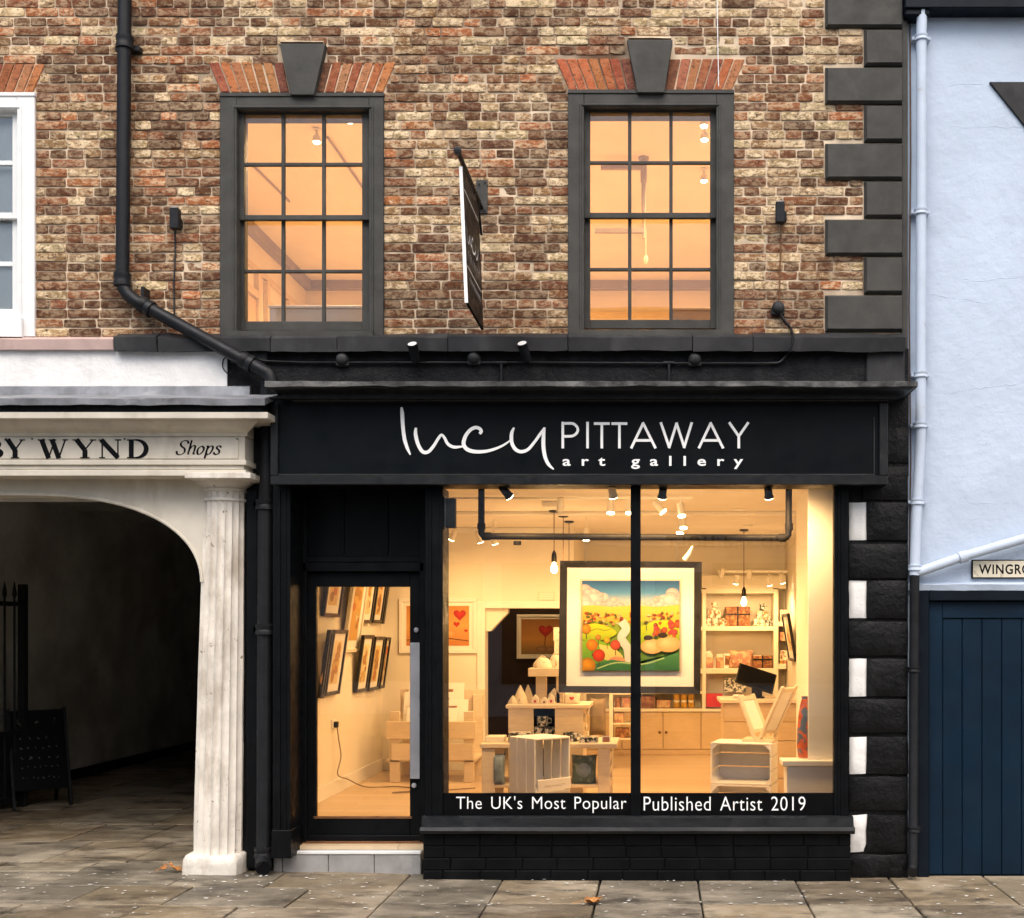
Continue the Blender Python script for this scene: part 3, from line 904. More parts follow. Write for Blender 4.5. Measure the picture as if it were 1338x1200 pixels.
italic([(245.8, 575.5), (245.6, 584), (245.4, 594)]); italic([(245.6, 588), (248.5, 583), (252, 583), (252.5, 588), (252.2, 593), (254.5, 593.2)])
italic([(261, 583), (257.5, 585.5), (256.5, 589.5), (258, 593.3), (261.2, 593.3), (264, 589.5), (264, 585.5), (261, 583)])
italic([(267.3, 584), (268.8, 583), (268.6, 590), (268.4, 599.3)]); italic([(268.6, 587.5), (271.5, 583.4), (275, 583.4), (275.8, 587.5), (273.5, 592.8), (270.5, 593.8), (268.5, 592)])
italic([(286.2, 585), (284.5, 583), (281.5, 583.3), (281, 585.8), (284.5, 588.5), (285.5, 591.5), (282.5, 594), (279.5, 593), (279, 591)])
m.build('lettering', MAT['ink'], por)['label'] = 'small black italic word on the frieze'
for px in (42, 163, 310, 8):
    MB().lathe([(.006, -.004), (.006, .004)], W(px, 573.7, -.2), 8, 'y').build('screw', MAT['iron'], por)

# passage interior
PZ = ZC
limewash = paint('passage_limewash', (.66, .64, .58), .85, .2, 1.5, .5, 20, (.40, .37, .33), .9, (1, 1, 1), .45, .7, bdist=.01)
MB().box((-5.98, .0, -.05), (-5.78, 11, 3.3)).build('wall_passage_left', limewash, kind='structure')
MB().box((-2.24, .31, -.05), (-2.16, 11, 3.3)).build('wall_passage_right', limewash, kind='structure')
MB().box((-5.98, 11, -.05), (-2.16, 11.2, 3.3)).build('wall_passage_end', paint('passage_end_shade', (.06, .045, .035), .9, .3, 2, .4), kind='structure')  # dark colour puts the shade of the passage end into the wall
MB().box((-5.98, .30, 3.2), (-2.08, 11.2, 3.3)).build('passage_ceiling', limewash, kind='structure')
MB().box((-5.98, .285, 2.75), (-2.24, .30, 3.3)).build('wall_passage_front', limewash, kind='structure')
pf = MB().add([(-5.8, .3, PZ - .03), (-2.2, .3, PZ - .03), (-2.2, 11, PZ - .03), (-5.8, 11, PZ - .03)], [(0, 1, 2, 3)]).build('passage_floor', MAT['joint'], kind='structure')
random.seed(3)
for k in range(12):
    x0 = -5.78
    y0 = .31 + k * .86
    while x0 < -2.25:
        w = random.uniform(.5, .85)
        slab(x0, min(x0 + w, -2.24), y0, y0 + .86, pf, z=PZ)
        x0 += w
# skirting of black paint along the passage wall foot
MB().box((-5.78, .3, PZ), (-5.755, 10.9, PZ + .12)).build('passage_skirting', MAT['blackstone'], kind='structure')

# ================================================================== SHOPFRONT
shop = thing('shopfront', 'black painted wooden shopfront with lettered fascia, glazed door and display window', 'shopfront', (WX(760), 0, 0))
def part(name, rects, mat, bevel=.004, parent=None, seg=1, **kw):
    m = MB()
    for r in rects: m.bp(*r)
    return m.build(name, MAT[mat] if isinstance(mat, str) else mat, parent or shop, bevel=bevel, seg=seg, **kw)
# cornice with returned ends
def returned(prof, pxl, pxr, yref, pl, pr):
    """profile (y, z) swept along the front and back to the wall at both ends"""
    xl, xr = WX(pxl, yref), WX(pxr, yref)
    n = len(prof)
    A = [(xl + pl * (y - yref), y, z) for y, z in prof]
    B = [(xr - pr * (y - yref), y, z) for y, z in prof]
    A0 = [(a[0], .06, a[2]) for a in A]; B0 = [(b[0], .06, b[2]) for b in B]
    vs = A0 + A + B + B0
    fs = []
    for s in range(3):
        fs += [(s*n+i, s*n+i+1, (s+1)*n+i+1, (s+1)*n+i) for i in range(n-1)]
    return vs, fs
zt = WZ(503.5, -.42)
pz = lambda py, y: WZ(py, y)
prof = [(-.20, pz(527, -.2)), (-.225, pz(524.5, -.225)), (-.235, pz(521, -.235)), (-.30, pz(519.5, -.3)), (-.30, pz(516, -.3)), (-.325, pz(513.5, -.325)), (-.37, pz(510, -.37)), (-.395, pz(507, -.395)), (-.40, pz(506, -.4)), (-.42, pz(505.5, -.42)), (-.42, zt), (-.05, zt + .03)]
vs, fs = returned(prof, 347, 1199, -.42, .6, .85)
MB().add(vs, fs).build('cornice', MAT['blackhighlight'], shop, sharp=30)
MB().rough(WX(346, -.43), WX(1199, -.43), [(-.435, WZ(505, -.43)), (-.43, WZ(498.5, -.43)), (-.36, WZ(497, -.40)), (-.02, WZ(497, -.42)), (-.02, WZ(505, -.43))], .045, .006, 2).build('lead_cap', MAT['leadblack'], shop, sharp=60)
# fascia board, frame and lettering
part('fascia', [(357, 522, 1160, 633, -.20, .09)], 'fascia', .003)
part('fascia_frame', [(353, 621.5, 1160.5, 633.5, -.222, -.19), (353, 526, 362.5, 621.4, -.221, -.19), (1149, 526, 1160.5, 621.4, -.221, -.19)], 'blackhighlight', .005)
part('cornice_highlight', [(352, 518.3, 1170, 520.8, -.303, -.25)], 'blackhighlight', .002)  # thin lighter strip draws the highlight line under the cornice
part('fascia_bead', [(362.6, 619.4, 1143, 621.4, -.209, -.19), (1141.5, 545, 1143, 619.3, -.2085, -.19)], 'grey_dark', .001)
m = MB()
def Z2(p): return (p[0] / 2.7875 + 280, p[1] / 2.7875 + 420)
def brush(pts, d):
    """points (x, y, width) on the enlarged view"""
    q = spline(pts, 7)
    m.ribbon([Z2(p) for p in q], [p[2] / 2.7875 for p in q], -.2065 - d, .008)
brush([(682, 313, 7), (684, 335, 13), (687, 385, 13), (693, 430, 13), (703, 462, 11), (714, 486, 5)], 0)
brush([(734, 388, 8), (733, 412, 13), (742, 448, 13), (758, 474, 13), (778, 476, 12), (798, 455, 11), (815, 428, 10), (827, 414, 9), (838, 424, 10), (850, 446, 11), (872, 458, 11), (905, 456, 6)], .0004)
brush([(966, 410, 9), (972, 401, 12), (966, 391, 12), (951, 387, 12), (932, 396, 12), (914, 420, 13), (908, 448, 14), (922, 467, 14), (952, 475, 13), (992, 473, 11), (1030, 462, 9), (1060, 447, 7), (1082, 430, 4)], .0008)
brush([(1092, 387, 6), (1083, 408, 12), (1083, 440, 13), (1095, 464, 13), (1116, 475, 12), (1142, 467, 11), (1166, 440, 10), (1186, 412, 10), (1203, 388, 8)], .0012)
brush([(1203, 386, 7), (1199, 420, 13), (1199, 460, 14), (1206, 498, 13), (1219, 523, 11), (1236, 539, 5)], .0016)
m.build('lettering', MAT['letter'], shop)['label'] = 'handwritten white word at the left of the shop name'
m = MB()
def bar(pts, d, w=3.4):
    m.ribbon([(700 + x / 3, 480 + y / 3) for x, y in pts], w, -.2065 - d * .0003, .008)
t_, b_ = 217, 318
bar([(106, b_), (106, t_ - 3)], 0); bar(spline([(106, 221), (128, 220), (148, 222), (163, 236), (163, 254), (148, 268), (128, 271), (106, 271)], 5), 1)
bar([(203, t_ - 3), (203, b_)], 0)
for x in (228, 297): bar([(x, 221), (x + 62, 221)], 0); bar([(x + 31, 221), (x + 31, b_)], 1)
for x in (374, 639): bar([(x, b_), (x + 48, 218)], 0); bar([(x + 45, 216), (x + 96, b_)], 1); bar([(x + 19, 287), (x + 77, 287)], 2)
bar([(490, 216), (524, 316)], 0); bar([(522, 317), (553, 218)], 1); bar([(551, 217), (583, 316)], 2); bar([(581, 317), (612, 216)], 3)
bar([(758, 216), (797, 272)], 0); bar([(834, 216), (795, 272)], 1); bar([(796, 268), (796, b_)], 2)
m.build('lettering', MAT['letter'], shop)['label'] = 'thin white capitals at the right of the shop name'
text_part('lettering', 'art gallery', (735, 596, 971, 613), -.2035, MAT['letter'], shop, space=2.05, word=1.15, bold=.018)['label'] = 'small widely spaced white letters under the shop name'
# left pilaster, transom, door
part('pilaster', [(356, 633.5, 379, 1117, -.10, .30)], 'black', .006)
part('pilaster_moulding', [(362, 640, 366, 1112, -.112, -.09), (371, 640, 374, 1112, -.108, -.09)], 'black', .003)
part('pilaster_block', [(354.5, 1085, 380, 1122, -.118, .1)], 'black', .006)
part('jamb', [(390, 634, 400, 1101, .20, .30), (548, 634, 562, 1101, .20, .30)], 'black', .004)
tp = part('transom_panel', [(397, 612, 554, 728, .262, .29)], 'black', .002)
part('panel_batten', [(446.5, 640, 449.5, 724, .25, .27)], 'black', .002, tp); part('panel_batten', [(504, 648, 507, 724, .25, .27)], 'black', .002, tp)
part('transom_bar', [(396, 727, 553, 735, .215, .30), (394, 735, 554, 747, .20, .30), (397, 746, 554, 752, .27, .299)], 'black', .005)
dr = part('door', [(398, 748.5, 413, 1099, .25, .295), (535.5, 748.5, 553, 1099, .25, .295), (412.9, 748.5, 535.6, 767, .251, .294), (412.9, 1069, 535.6, 1099, .251, .294)], 'black', .004)
part('door_pane', [(411, 765, 537.5, 1071, .272, .278)], 'glass', 0, dr)
part('glazing_bead', [(410, 1067, 538, 1070, .244, .26)], 'timber', .001, dr)
part('pull_handle', [(535.5, 840, 550.5, 1018, .218, .226)], 'steel', .003, dr)
for (px, py) in ((544, 823.5), (541, 1026.5)):
    MB().lathe([(.004, -.014), (.017, -.012), (.0185, -.004), (.0185, .006)], W(px, py, .245), 16, 'y').build('handle_stud', MAT['steel'], dr)
for py in (850, 1008):
    MB().tube([W(543, py, .222), W(543, py, .26)], .008, 8).build('handle_fixing', MAT['steel'], dr)
part('weather_bar', [(398, 1092, 552, 1099.5, .225, .26)], 'black', .004, dr)
part('threshold', [(390, 1100, 553, 1104.5, .20, .31)], 'timber', .003)
# tiled doorstep
step = thing('doorstep', 'grey tiled doorstep with pale nosing below the glass door', 'step', (WX(450), .1, 0))
zs = WZ(1112.5, .03)
MB().box((WX(357, .03), .045, -.02), (WX(550, .03), .32, zs - .012)).build('core', MAT['tile'], step)
for a, b in ((357, 369), (369, 429), (429, 489), (489, 550)):
    MB().box((WX(a, .03) + .003, .03, GZ(-1.3) - .02), (WX(b, .03) - .003, .044, zs - .016)).build('tile', MAT['tile'], step, bevel=.002)
    MB().box((WX(a, .03) + .003, .045, zs - .012), (WX(b, .03) - .003, .30, zs)).build('tile', MAT['tile'], step, bevel=.002)
MB().box((WX(356.5, .022), .022, zs - .022), (WX(550, .022), .06, zs + .0015)).build('nosing', MAT['nosing'], step, bevel=.004)
# main mullion, display window
part('mullion', [(555, 633.5, 574, 1080, -.085, .30)], 'black', .006)
part('mullion_moulding', [(560, 640, 563.5, 1070, -.097, -.07)], 'black', .003)
win = part('display_window', [(573, 633.4, 578.5, 1067, -.080, .0), (1090, 633.4, 1094.5, 1067, -.080, .0), (578.4, 631, 1090.1, 635.5, -.0795, .0)], 'black', .003)
part('centre_bar', [(824, 634, 837, 1067, -.092, .0)], 'black', .004, win)
part('right_post', [(1094, 633.4, 1109, 1078, -.088, .12)], 'black', .006)
part('post_moulding', [(1099, 640, 1102.5, 1070, -.1, -.08)], 'black', .003)
part('pane', [(577, 634, 825.5, 1066, -.050, -.044)], 'glass', 0, win)
part('pane', [(835.5, 634, 1091, 1066, -.0495, -.0435)], 'glass', 0, win)
band = part('text_band', [(573.5, 1036.5, 1093, 1067, -.066, -.052)], 'ink', .001, win)
text_part('lettering', "The UK's Most Popular", (596, 1040.5, 818.5, 1062.5), -.0672, MAT['letter'], win, word=1.5, space=1.06, bold=-.006)
text_part('lettering', "Published Artist 2019", (841, 1041, 1052.5, 1059.5), -.0672, MAT['letter'], win, word=1.5, space=1.06, bold=-.006)
# sill and stall riser of black painted bricks
zz = lambda py, y: WZ(py, y)
prof = [(-.02, zz(1091, -.2)), (-.20, zz(1090, -.2)), (-.215, zz(1086, -.21)), (-.205, zz(1081, -.2)), (-.15, zz(1080, -.15)), (-.14, zz(1069, -.14)), (-.12, zz(1066.5, -.12)), (.0, zz(1066.5, -.06)), (.10, zz(1072, 0)), (.10, zz(1091, 0))]
MB().rough(WX(549, -.2), WX(1117, -.2), prof, .08, .002).build('sill', MAT['blackhighlight'], shop, sharp=35)
rz = part('stallriser', [(553, 1088, 1111, 1156, -.128, .10)], 'blackstone', 0)
random.seed(11)
for k in range(4):
    y0, y1 = 1090 + k * 15.8, 1090 + (k + 1) * 15.8
    x = 552.5
    fst = True
    while x < 1110:
        w = 47 * (random.uniform(.4, .8) if fst else 1) * random.uniform(.96, 1.04); fst = False
        xe = min(x + w, 1112)
        if 1112 - xe < 14: xe = 1112
        MB().bp(x + .5, y0 + .5, xe - .5, y1 - .5, -.138 - random.uniform(0, .004), -.12).build('brick', MAT['black'], rz, bevel=.004)
        x = xe
ab = thing('alarm_box', 'small dark grey box fixed inside the top left corner of the display window', 'box', W(588, 690, .0))
part('case', [(580.5, 651, 595, 690, .0, .05)], 'grey', .004, ab)
part('hinge_plate', [(578.5, 649, 582, 692, -.01, .04)], 'steel', .001, ab)

# ================================================================== FIXTURES ON THE FACADE
def collar(m, c, r, h, axis='z'):
    m.lathe([(r * 1.0, -h), (r * 1.28, -h * .9), (r * 1.28, -h * .3), (r * 1.18, 0), (r * 1.28, h * .3), (r * 1.28, h * .9), (r * 1.0, h)], c, 16, axis)
dp = thing('drainpipe', 'black cast iron drainpipe running down the brick wall and bending toward the fascia', 'drainpipe', W(163, 380, -.08))
yp, rp = -.085, .047
pth = [W(164, -420, yp), W(163, 0, yp), W(160, 355, yp)] + [W(x, y, yp) for x, y in ((160, 366), (162, 377), (168, 386), (178, 394))] + [W(345, 485, yp - .05), W(352, 489, yp - .06), W(355, 497, yp - .06), W(355, 503, yp - .06)]
MB().tube(pth, rp, 16).build('pipe', MAT['iron'], dp)
for py in (56, -220):
    m = MB(); collar(m, W(163, py, yp), rp, .05); m.bp(150, py + 4, 182, py + 10, -.06, -.0)
    m.build('socket', MAT['iron'], dp)
m = MB(); collar(m, W(160, 366, yp), rp, .05); m.build('socket', MAT['iron'], dp)
d = (W(345, 485, yp) - W(178, 394, yp)).normalized()
for t in (.08, .87):
    p = W(178, 394, yp).lerp(W(345, 485, yp - .05), t)
    MB().tube([p - d * .05, p - d * .045, p - d * .012, p, p + d * .012, p + d * .045, p + d * .05], [rp, rp * 1.28, rp * 1.28, rp * 1.14, rp * 1.28, rp * 1.28, rp], 16).build('socket', MAT['iron'], dp)
m = MB(); m.box((WX(192), -.1, WZ(400)), (WX(196), .0, WZ(380))); m.build('bracket', MAT['iron'], dp)
lp = thing('drainpipe', 'black drainpipe beside the shop door, between the white column and the shopfront', 'drainpipe', (WX(347), -.02, GZ(-1.8)))
yq2 = -.02
MB().tube([W(350, 500, yq2), W(350, 620, yq2), W(347, 660, yq2), W(345, 1110, yq2), W(344, 1119, yq2 - .01), W(344, 1127, yq2 - .04), W(344, 1134, yq2 - .11)], .056, 16).build('pipe', MAT['iron'], lp)
for py in (660, 823, 1114):
    m = MB(); collar(m, W(347 if py < 1000 else 345, py, yq2), .056, .04)
    m.bp(331, py - 4, 363, py + 4, .0, .07)
    m.build('socket', MAT['iron'], lp)
MB().lathe([(.05, -.003), (.05, .0)], W(344, 1135, yq2 - .122), 16, 'y').build('outlet', MAT['ink'], lp)
# projecting sign
hs = thing('hanging_sign', 'black double-sided gallery sign with white edge hanging from a wall bracket', 'sign', (WX(630), -.02, 3.9))
bx = WX(630)
MB().bp(622, 235, 637, 279, -.012, .0).build('wall_plate', MAT['grey'], hs, bevel=.002)
for (px, py) in ((626, 241), (633.5, 239), (633.5, 275)):
    MB().lathe([(.006, -.008), (.006, 0)], W(px, py, -.015), 8, 'y').build('bolt', MAT['iron'], hs)
zb = 4.85
bo = bx - .005
MB().tube([(bo, -.01, zb), (bo, -1.0, zb)], .016, 12).build('bracket_arm', MAT['iron'], hs)
MB().lathe([(.010, -.03), (.024, -.027), (.026, -.005), (.022, .01), (.016, .014)], (bo, -1.0, zb), 14, 'y').build('arm_finial', MAT['iron'], hs)
MB().tube([(bo + .002, -.012, zb - .2), (bo + .002, -.20, zb - .012)], .009, 8).build('brace', MAT['iron'], hs)
mx = Matrix.Translation((bo, 0, zb - .03)) @ Matrix.Rotation(R(-2.4), 4, 'Y')
sgn = MB(mx).box((-.009, -.90, -.91), (.009, -.21, -.03)).build('sign_panel', MAT['ink'], hs, bevel=.001)
MB(mx).box((-.011, -.904, -.912), (.011, -.8995, -.028)).build('edge_trim', MAT['letter'], sgn)
for y in (-.80, -.33):
    MB(mx).tube([(0, y, -.04), (0, y, .03)], .006, 8).build('hanger', MAT['iron'], hs)
m = MB(mx)
for z0 in (-.16, -.66): m.box((.0092, -.85, z0), (.0105, -.26, z0 + .006))
m.build('rule_line', MAT['letter'], sgn)
m = MB(mx)
ytop, ysc = -.36, .0016
def sg(pts, w=.012):
    q = spline(pts, 4)
    for i in range(len(q) - 1):
        (y0, z0), (y1, z1) = q[i], q[i + 1]
        m.add([(.0105, y0, z0 - w / 2), (.0105, y1, z1 - w / 2), (.0105, y1, z1 + w / 2), (.0105, y0, z0 + w / 2)], [(0, 1, 2, 3)])
k0 = .00125
for poly in ([(683, 316), (687, 385), (713, 484)], [(735, 392), (746, 455), (765, 476), (808, 440), (828, 414), (852, 448), (900, 456)], [(970, 405), (950, 388), (912, 420), (908, 450), (950, 475), (1030, 462), (1080, 430)], [(1090, 390), (1084, 440), (1115, 474), (1165, 440), (1202, 390), (1198, 460), (1234, 538)]):
    sg([(-.84 + (x - 683) * .00098, -.42 - (y - 420) * .0011) for x, y in poly], .016)
for i in range(8):
    y = -.80 + i * .062
    sg([(y, -.60), (y + .018, -.54), (y + .036, -.60)], .010)
for i in range(10):
    y = -.78 + i * .048
    sg([(y, -.74), (y + .012, -.71), (y + .026, -.74)], .010)
m.build('sign_lettering', MAT['letter'], sgn, kind='stuff')
# up-and-down wall lights
def wall_light(px, py, label, cable):
    t = thing('wall_light', label, 'light', W(px, py + 14, -.03), 'small black wall lights between the windows')
    MB().bp(px - 6, py - 14, px + 5.5, py + 13, -.11, -.05).build('housing', MAT['iron'], t, bevel=.004)
    MB().bp(px + 1, py - 1, px + 8, py + 11, -.055, .0).build('mount', MAT['iron'], t, bevel=.003)
    MB().bp(px - 4.5, py - 14.4, px + 4, py - 13.2, -.10, -.06).build('lens', MAT['steel'], t)
    MB().tube([W(x, y, -.008) for x, y in cable], .006, 6).build('cable', MAT['grey_dark'] if px < 500 else MAT['timber'], t)
wall_light(227, 285, 'small black wall light between the drainpipe and the nearest charcoal window', [(228, 298), (229, 330), (227, 372), (228, 405), (227, 418)])
wall_light(1020, 277, 'small black wall light between the right charcoal window and the quoins', [(1021, 290), (1020, 330), (1019, 365), (1018, 396)])
# wiring on the black band
cd = thing('cable_conduit', 'black electrical conduit with branches along the band above the fascia', 'conduit', W(680, 478, -.02))
MB().tube([W(x, y, -.03) for x, y in ((330, 467), (345, 472), (400, 474), (541, 474), (700, 474), (880, 475), (1006, 475))], .008, 8).build('conduit', MAT['iron'], cd)
MB().tube([W(x, y, -.03 - .02 * (440 < y < 462) - .075 * (432 < y < 460)) for x, y in spline([(1017, 408), (1024, 418), (1033, 430), (1036, 441), (1033, 455), (1026, 466), (1018, 474), (1006, 475)], 4)], .011, 8).build('flexible_cable', MAT['iron'], cd)
for px in (655, 874):
    m = MB(); m.tube([W(px, 474, -.03), W(px, 500, -.03)], .011, 8); m.tube([W(px - 7, 474.5, -.03), W(px + 7, 474.5, -.03)], .013, 8)
    m.build('tee_branch', MAT['iron'], cd)
MB().tube([W(x, y, -.03) for x, y in spline([(298, 466), (292, 470), (291, 480), (297, 488), (302, 487)], 4)], .004, 6).build('loose_wire', MAT['iron'], cd)
def junction(px, py, yb, label):
    t = thing('junction_box', label, 'junction box', W(px, py + 8, yb), 'domed junction boxes above the fascia')
    MB().bp(px - 8.5, py - 4, px + 8.5, py + 8.5, yb - .035, yb + .01).build('base', MAT['grey_dark'], t, bevel=.008)
    MB().ball(W(px, py - 1, yb - .035), .046, 14, (1, .75, 1)).build('dome_cover', MAT['grey_dark'], t)
junction(447, 470, -.01, 'domed black junction box leftmost on the band above the fascia')
junction(619, 468, -.01, 'domed black junction box on the band below the hanging sign')
junction(908, 470, -.01, 'domed black junction box on the band below the right charcoal window')
junction(1017, 403, -.005, 'domed black junction box on the brickwork beside the quoins')
def spot(px, py, tilt, label):
    t = thing('spotlight', label, 'spotlight', W(px, 474, -.06), 'small black spotlights above the fascia')
    c = W(px, py, -.12)
    mx = Matrix.Translation(c) @ Matrix.Rotation(tilt, 4, 'Y') @ Matrix.Rotation(R(38), 4, 'X')
    MB(mx).lathe([(.026, -.075), (.034, -.07), (.036, .05), (.040, .052), (.040, .062), (.034, .062)], (0, 0, 0), 16).build('housing', MAT['iron'], t)
    MB(mx).lathe([(.033, .0615), (.030, .064)], (0, 0, 0), 16).build('lens', MAT['nosing'], t)
    MB().tube([c + Vector((0, .02, -.05)), W(px + 1, 474, -.03)], .009, 8).build('arm', MAT['iron'], t)
spot(541, 460, R(-6), 'small black spotlight on the band left of the hanging sign')
spot(685, 459, R(-14), 'small black spotlight on the band right of the hanging sign')
# thin hanging wire at the right-hand arch
MB().tube([W(x, y, -.01) for x, y in ((936, -300), (937, 0), (938, 60), (939, 113))], .0035, 6).build('hanging_wire', MAT['letter'])
tag(bpy.data.objects['hanging_wire'], 'thin white wire hanging down to the right charcoal window', 'wire')

# ================================================================== NEIGHBOUR
nb = thing('rendered_house', 'pale blue-white rendered house at the right with blue boarded gate below', 'building', (WX(1300), .2, 0))
X0, X1 = WX(1186.5, 0), 9.5
zl = WZ(770, .04)
holed(MB(), X0, X1, -.05, 7.6, [(WX(1204, .04), -.06, WX(1420, .04), zl)], .04, .4).build('wall', MAT['bluewall'], nb)
MB().rough(WX(1179, .0), X1, [(.0, WZ(772, 0)), (-.012, WZ(764, 0)), (.05, WZ(760, 0)), (.05, WZ(772, 0))], .05, .005).build('drip_edge', MAT['bluewall'], nb, sharp=60)
MB().bp(1183, -40, 2600, 10, -.10, .1).build('jetty_beam', MAT['navydark'], nb, bevel=.006)
MB().bp(1183, 10, 1216, 20, -.08, .05).build('gutter_end', MAT['navydark'], nb, bevel=.01)
MB().pp([(1293, 107), (1420, 107), (1356.5, 186)], .02, .06).build('triangle_panel', MAT['grey_dark'], nb, bevel=.003)['label'] = 'dark grey triangular panel'
for i, cr in enumerate([[(1232, 515), (1248, 512), (1272, 508), (1300, 506), (1338, 499)], [(1255, 365), (1290, 367), (1338, 361)], [(1240, 112), (1290, 108)], [(1240, 166), (1310, 167), (1338, 165)], [(1216, 385), (1250, 390), (1290, 396)], [(1258, 650), (1275, 658), (1320, 657)]]):
    cq = [(x + random.uniform(-1, 1), y + random.uniform(-1.6, 1.6)) for x, y in spline(cr, 6)]
    MB().tube([W(x, y, .0405) for x, y in cq], [.0012 + .0016 * random.random() for _ in cq], 5).build('render_crack', MAT['bluewall'], nb)
# gate
gt = MB(); gt.bp(1199, 771, 1214, 1150, -.0, .1); gt.bp(1213.9, 771, 1430, 785, -.001, .1)
gt.build('gate_frame', MAT['navydark'], nb, bevel=.005)
g2 = thing('boarded_gate', 'dark blue gate of vertical boards under the pale wall', 'gate', (WX(1300), .06, 0))
MB().bp(1213, 785, 1425, 1144, .075, .10).build('backing', MAT['navy'], g2)
MB().bp(1213.5, 786, 1231.5, 1143, .045, .08).build('stile', MAT['navy'], g2, bevel=.004)
MB().bp(1231.6, 786, 1425, 808, .046, .08).build('rail', MAT['navy'], g2, bevel=.004)
x = 1231.5
while x < 1420:
    MB().bp(x + .35, 808.3, x + 25.4, 1143, .058, .08).build('board', MAT['navy'], g2, bevel=.004)
    x += 25.8
# pipes on the neighbour
wp = thing('drainpipe', 'pale painted downpipe on the blue-white wall with a slanting branch', 'drainpipe', W(1203, 750, -.05))
yw = -.045
MB().tube([W(1205, 12, yw), W(1204, 40, yw), W(1203, 560, yw), W(1201, 610, yw), W(1197, 690, yw), W(1195, 752, yw)], .038, 14).build('pipe', MAT['bluepipe'], wp)
for x, y in ((1204, 50), (1203, 277), (1203, 490), (1202, 556), (1199, 656), (1195.5, 742)):
    m = MB(); collar(m, W(x, y, yw), .038, .022); m.bp(x - 12, y - 2, x + 12, y + 2, -.02, .04)
    m.build('socket', MAT['bluepipe'], wp)
MB().tube([W(1196, 748, yw), W(1205, 746, yw), W(1260, 727, yw), W(1420, 680, yw)], .036, 14).build('branch_pipe', MAT['bluepipe'], wp)
p = W(1258, 728, yw); d = (W(1300, 714, yw) - W(1250, 730, yw)).normalized()
MB().tube([p - d * .03, p - d * .028, p + d * .028, p + d * .03], [.036, .045, .045, .036], 14).build('socket', MAT['bluepipe'], wp)
bp2 = thing('drainpipe', 'black lower downpipe beside the blue gate, under the pale pipe', 'drainpipe', (WX(1193), -.045, 0))
MB().tube([W(1195, 753, yw), W(1193, 1128, yw), W(1192, 1137, yw - .02), W(1192, 1141, yw - .06)], .036, 14).build('pipe', MAT['iron'], bp2)
for y in (875, 1084):
    m = MB(); collar(m, W(1194, y, yw), .036, .02); m.bp(1187, y - 2, 1203, y + 2, -.02, .0)
    m.build('bracket', MAT['iron'], bp2)
MB().tube([W(x, y, .028) for x, y in ((1189, 20), (1190, 200), (1188, 400), (1190, 600), (1188, 745))], .005, 6).build('wall_cable', paint('brown_cable', (.16, .09, .05), .6))
tag(bpy.data.objects['wall_cable'], 'thin brown cable running down beside the pale downpipe', 'cable')
# street name plate
sp = thing('street_sign', 'cream street name plate with black capitals on the pale wall', 'sign', W(1330, 756, .02))
spm = paint('cream_enamel', (.70, .64, .50), .35, .05, 8, .05, 40, (.35, .28, .2), 12, (1, 1, 1), .62, .75)
MB().bp(1270, 731.5, 1352, 756, .015, .04).build('plate', MAT['ink'], sp, bevel=.003)
MB().bp(1271.5, 733, 1350.5, 754.5, .0125, .02).build('face', spm, sp)
text_part('lettering', 'WINGRO', (1279, 737.5, 1347, 750.5), .0115, MAT['ink'], sp, space=1.12, bold=.02)

# ================================================================== PASSAGE THINGS
ig = thing('iron_gate', 'black spear-topped iron gate folded back against the passage wall', 'gate', (-5.3, 2.6, PZ))
A, B = Vector((-5.21, 3.08, PZ)), Vector((-5.6, 1.2, PZ))
MB().box((A.x - .05, A.y - .03, PZ), (A.x + .02, A.y + .04, PZ + 2.2)).build('stile', MAT['iron'], ig, bevel=.004)
for k in range(1, 15):
    p = A.lerp(B, k / 15)
    m = MB(); m.tube([p + Vector((0, 0, .05)), p + Vector((0, 0, 2.08))], .011, 8)
    m.lathe([(.011, 2.06), (.022, 2.09), (.020, 2.12), (.004, 2.22)], p, 8)
    m.build('bar', MAT['iron'], ig)
for z in (.08, .72, 1.98):
    u = (B - A).normalized(); nrm = Vector((-u.y, u.x, 0)) * .018
    m = MB(); c0, c1 = A + Vector((0, 0, z)), B + Vector((0, 0, z))
    m.add([c0 - nrm, c0 + nrm, c1 + nrm, c1 - nrm] + [q + Vector((0, 0, .045)) for q in (c0 - nrm, c0 + nrm, c1 + nrm, c1 - nrm)], [(0,1,2,3), (4,5,6,7), (0,1,5,4), (1,2,6,5), (2,3,7,6), (3,0,4,7)])
    m.build('rail', MAT['iron'], ig)
m = MB(); u = B - A
m.add([A + Vector((-.02, 0, .12)), A + u * .98 + Vector((-.02, 0, .12)), A + u * .98 + Vector((-.02, 0, .72)), A + Vector((-.02, 0, .72))], [(0, 1, 2, 3)])
m.build('lower_panel', MAT['iron'], ig)
cb = thing('chalkboard', 'black chalkboard easel with faint chalk writing standing in the passage', 'chalkboard', (-4.85, 2.95, PZ))
chalk = paint('chalk_mark', (.16, .16, .15), .9, .3, 20, 0)
mx = Matrix.Translation((-4.98, 3.0, PZ)) @ Matrix.Rotation(R(42), 4, 'Z') @ Matrix.Rotation(R(-15), 4, 'X')
MB(mx).box((-.24, -.012, .18), (.24, .012, .98)).build('board', MAT['ink'], cb, bevel=.003)
MB(mx).box((-.27, -.018, .0), (-.24, .018, 1.0)).build('leg', MAT['iron'], cb, bevel=.003)
MB(mx).box((.24, -.018, .0), (.27, .018, 1.0)).build('leg', MAT['iron'], cb, bevel=.003)
mx2 = Matrix.Translation((-4.98, 3.0, PZ)) @ Matrix.Rotation(R(42), 4, 'Z') @ Matrix.Translation((0, .53, 0)) @ Matrix.Rotation(R(15), 4, 'X')
for s in (-.255, .255): MB(mx2).box((s - .015, -.015, 0), (s + .015, .015, .98)).build('rear_leg', MAT['iron'], cb, bevel=.003)
m = MB(mx)
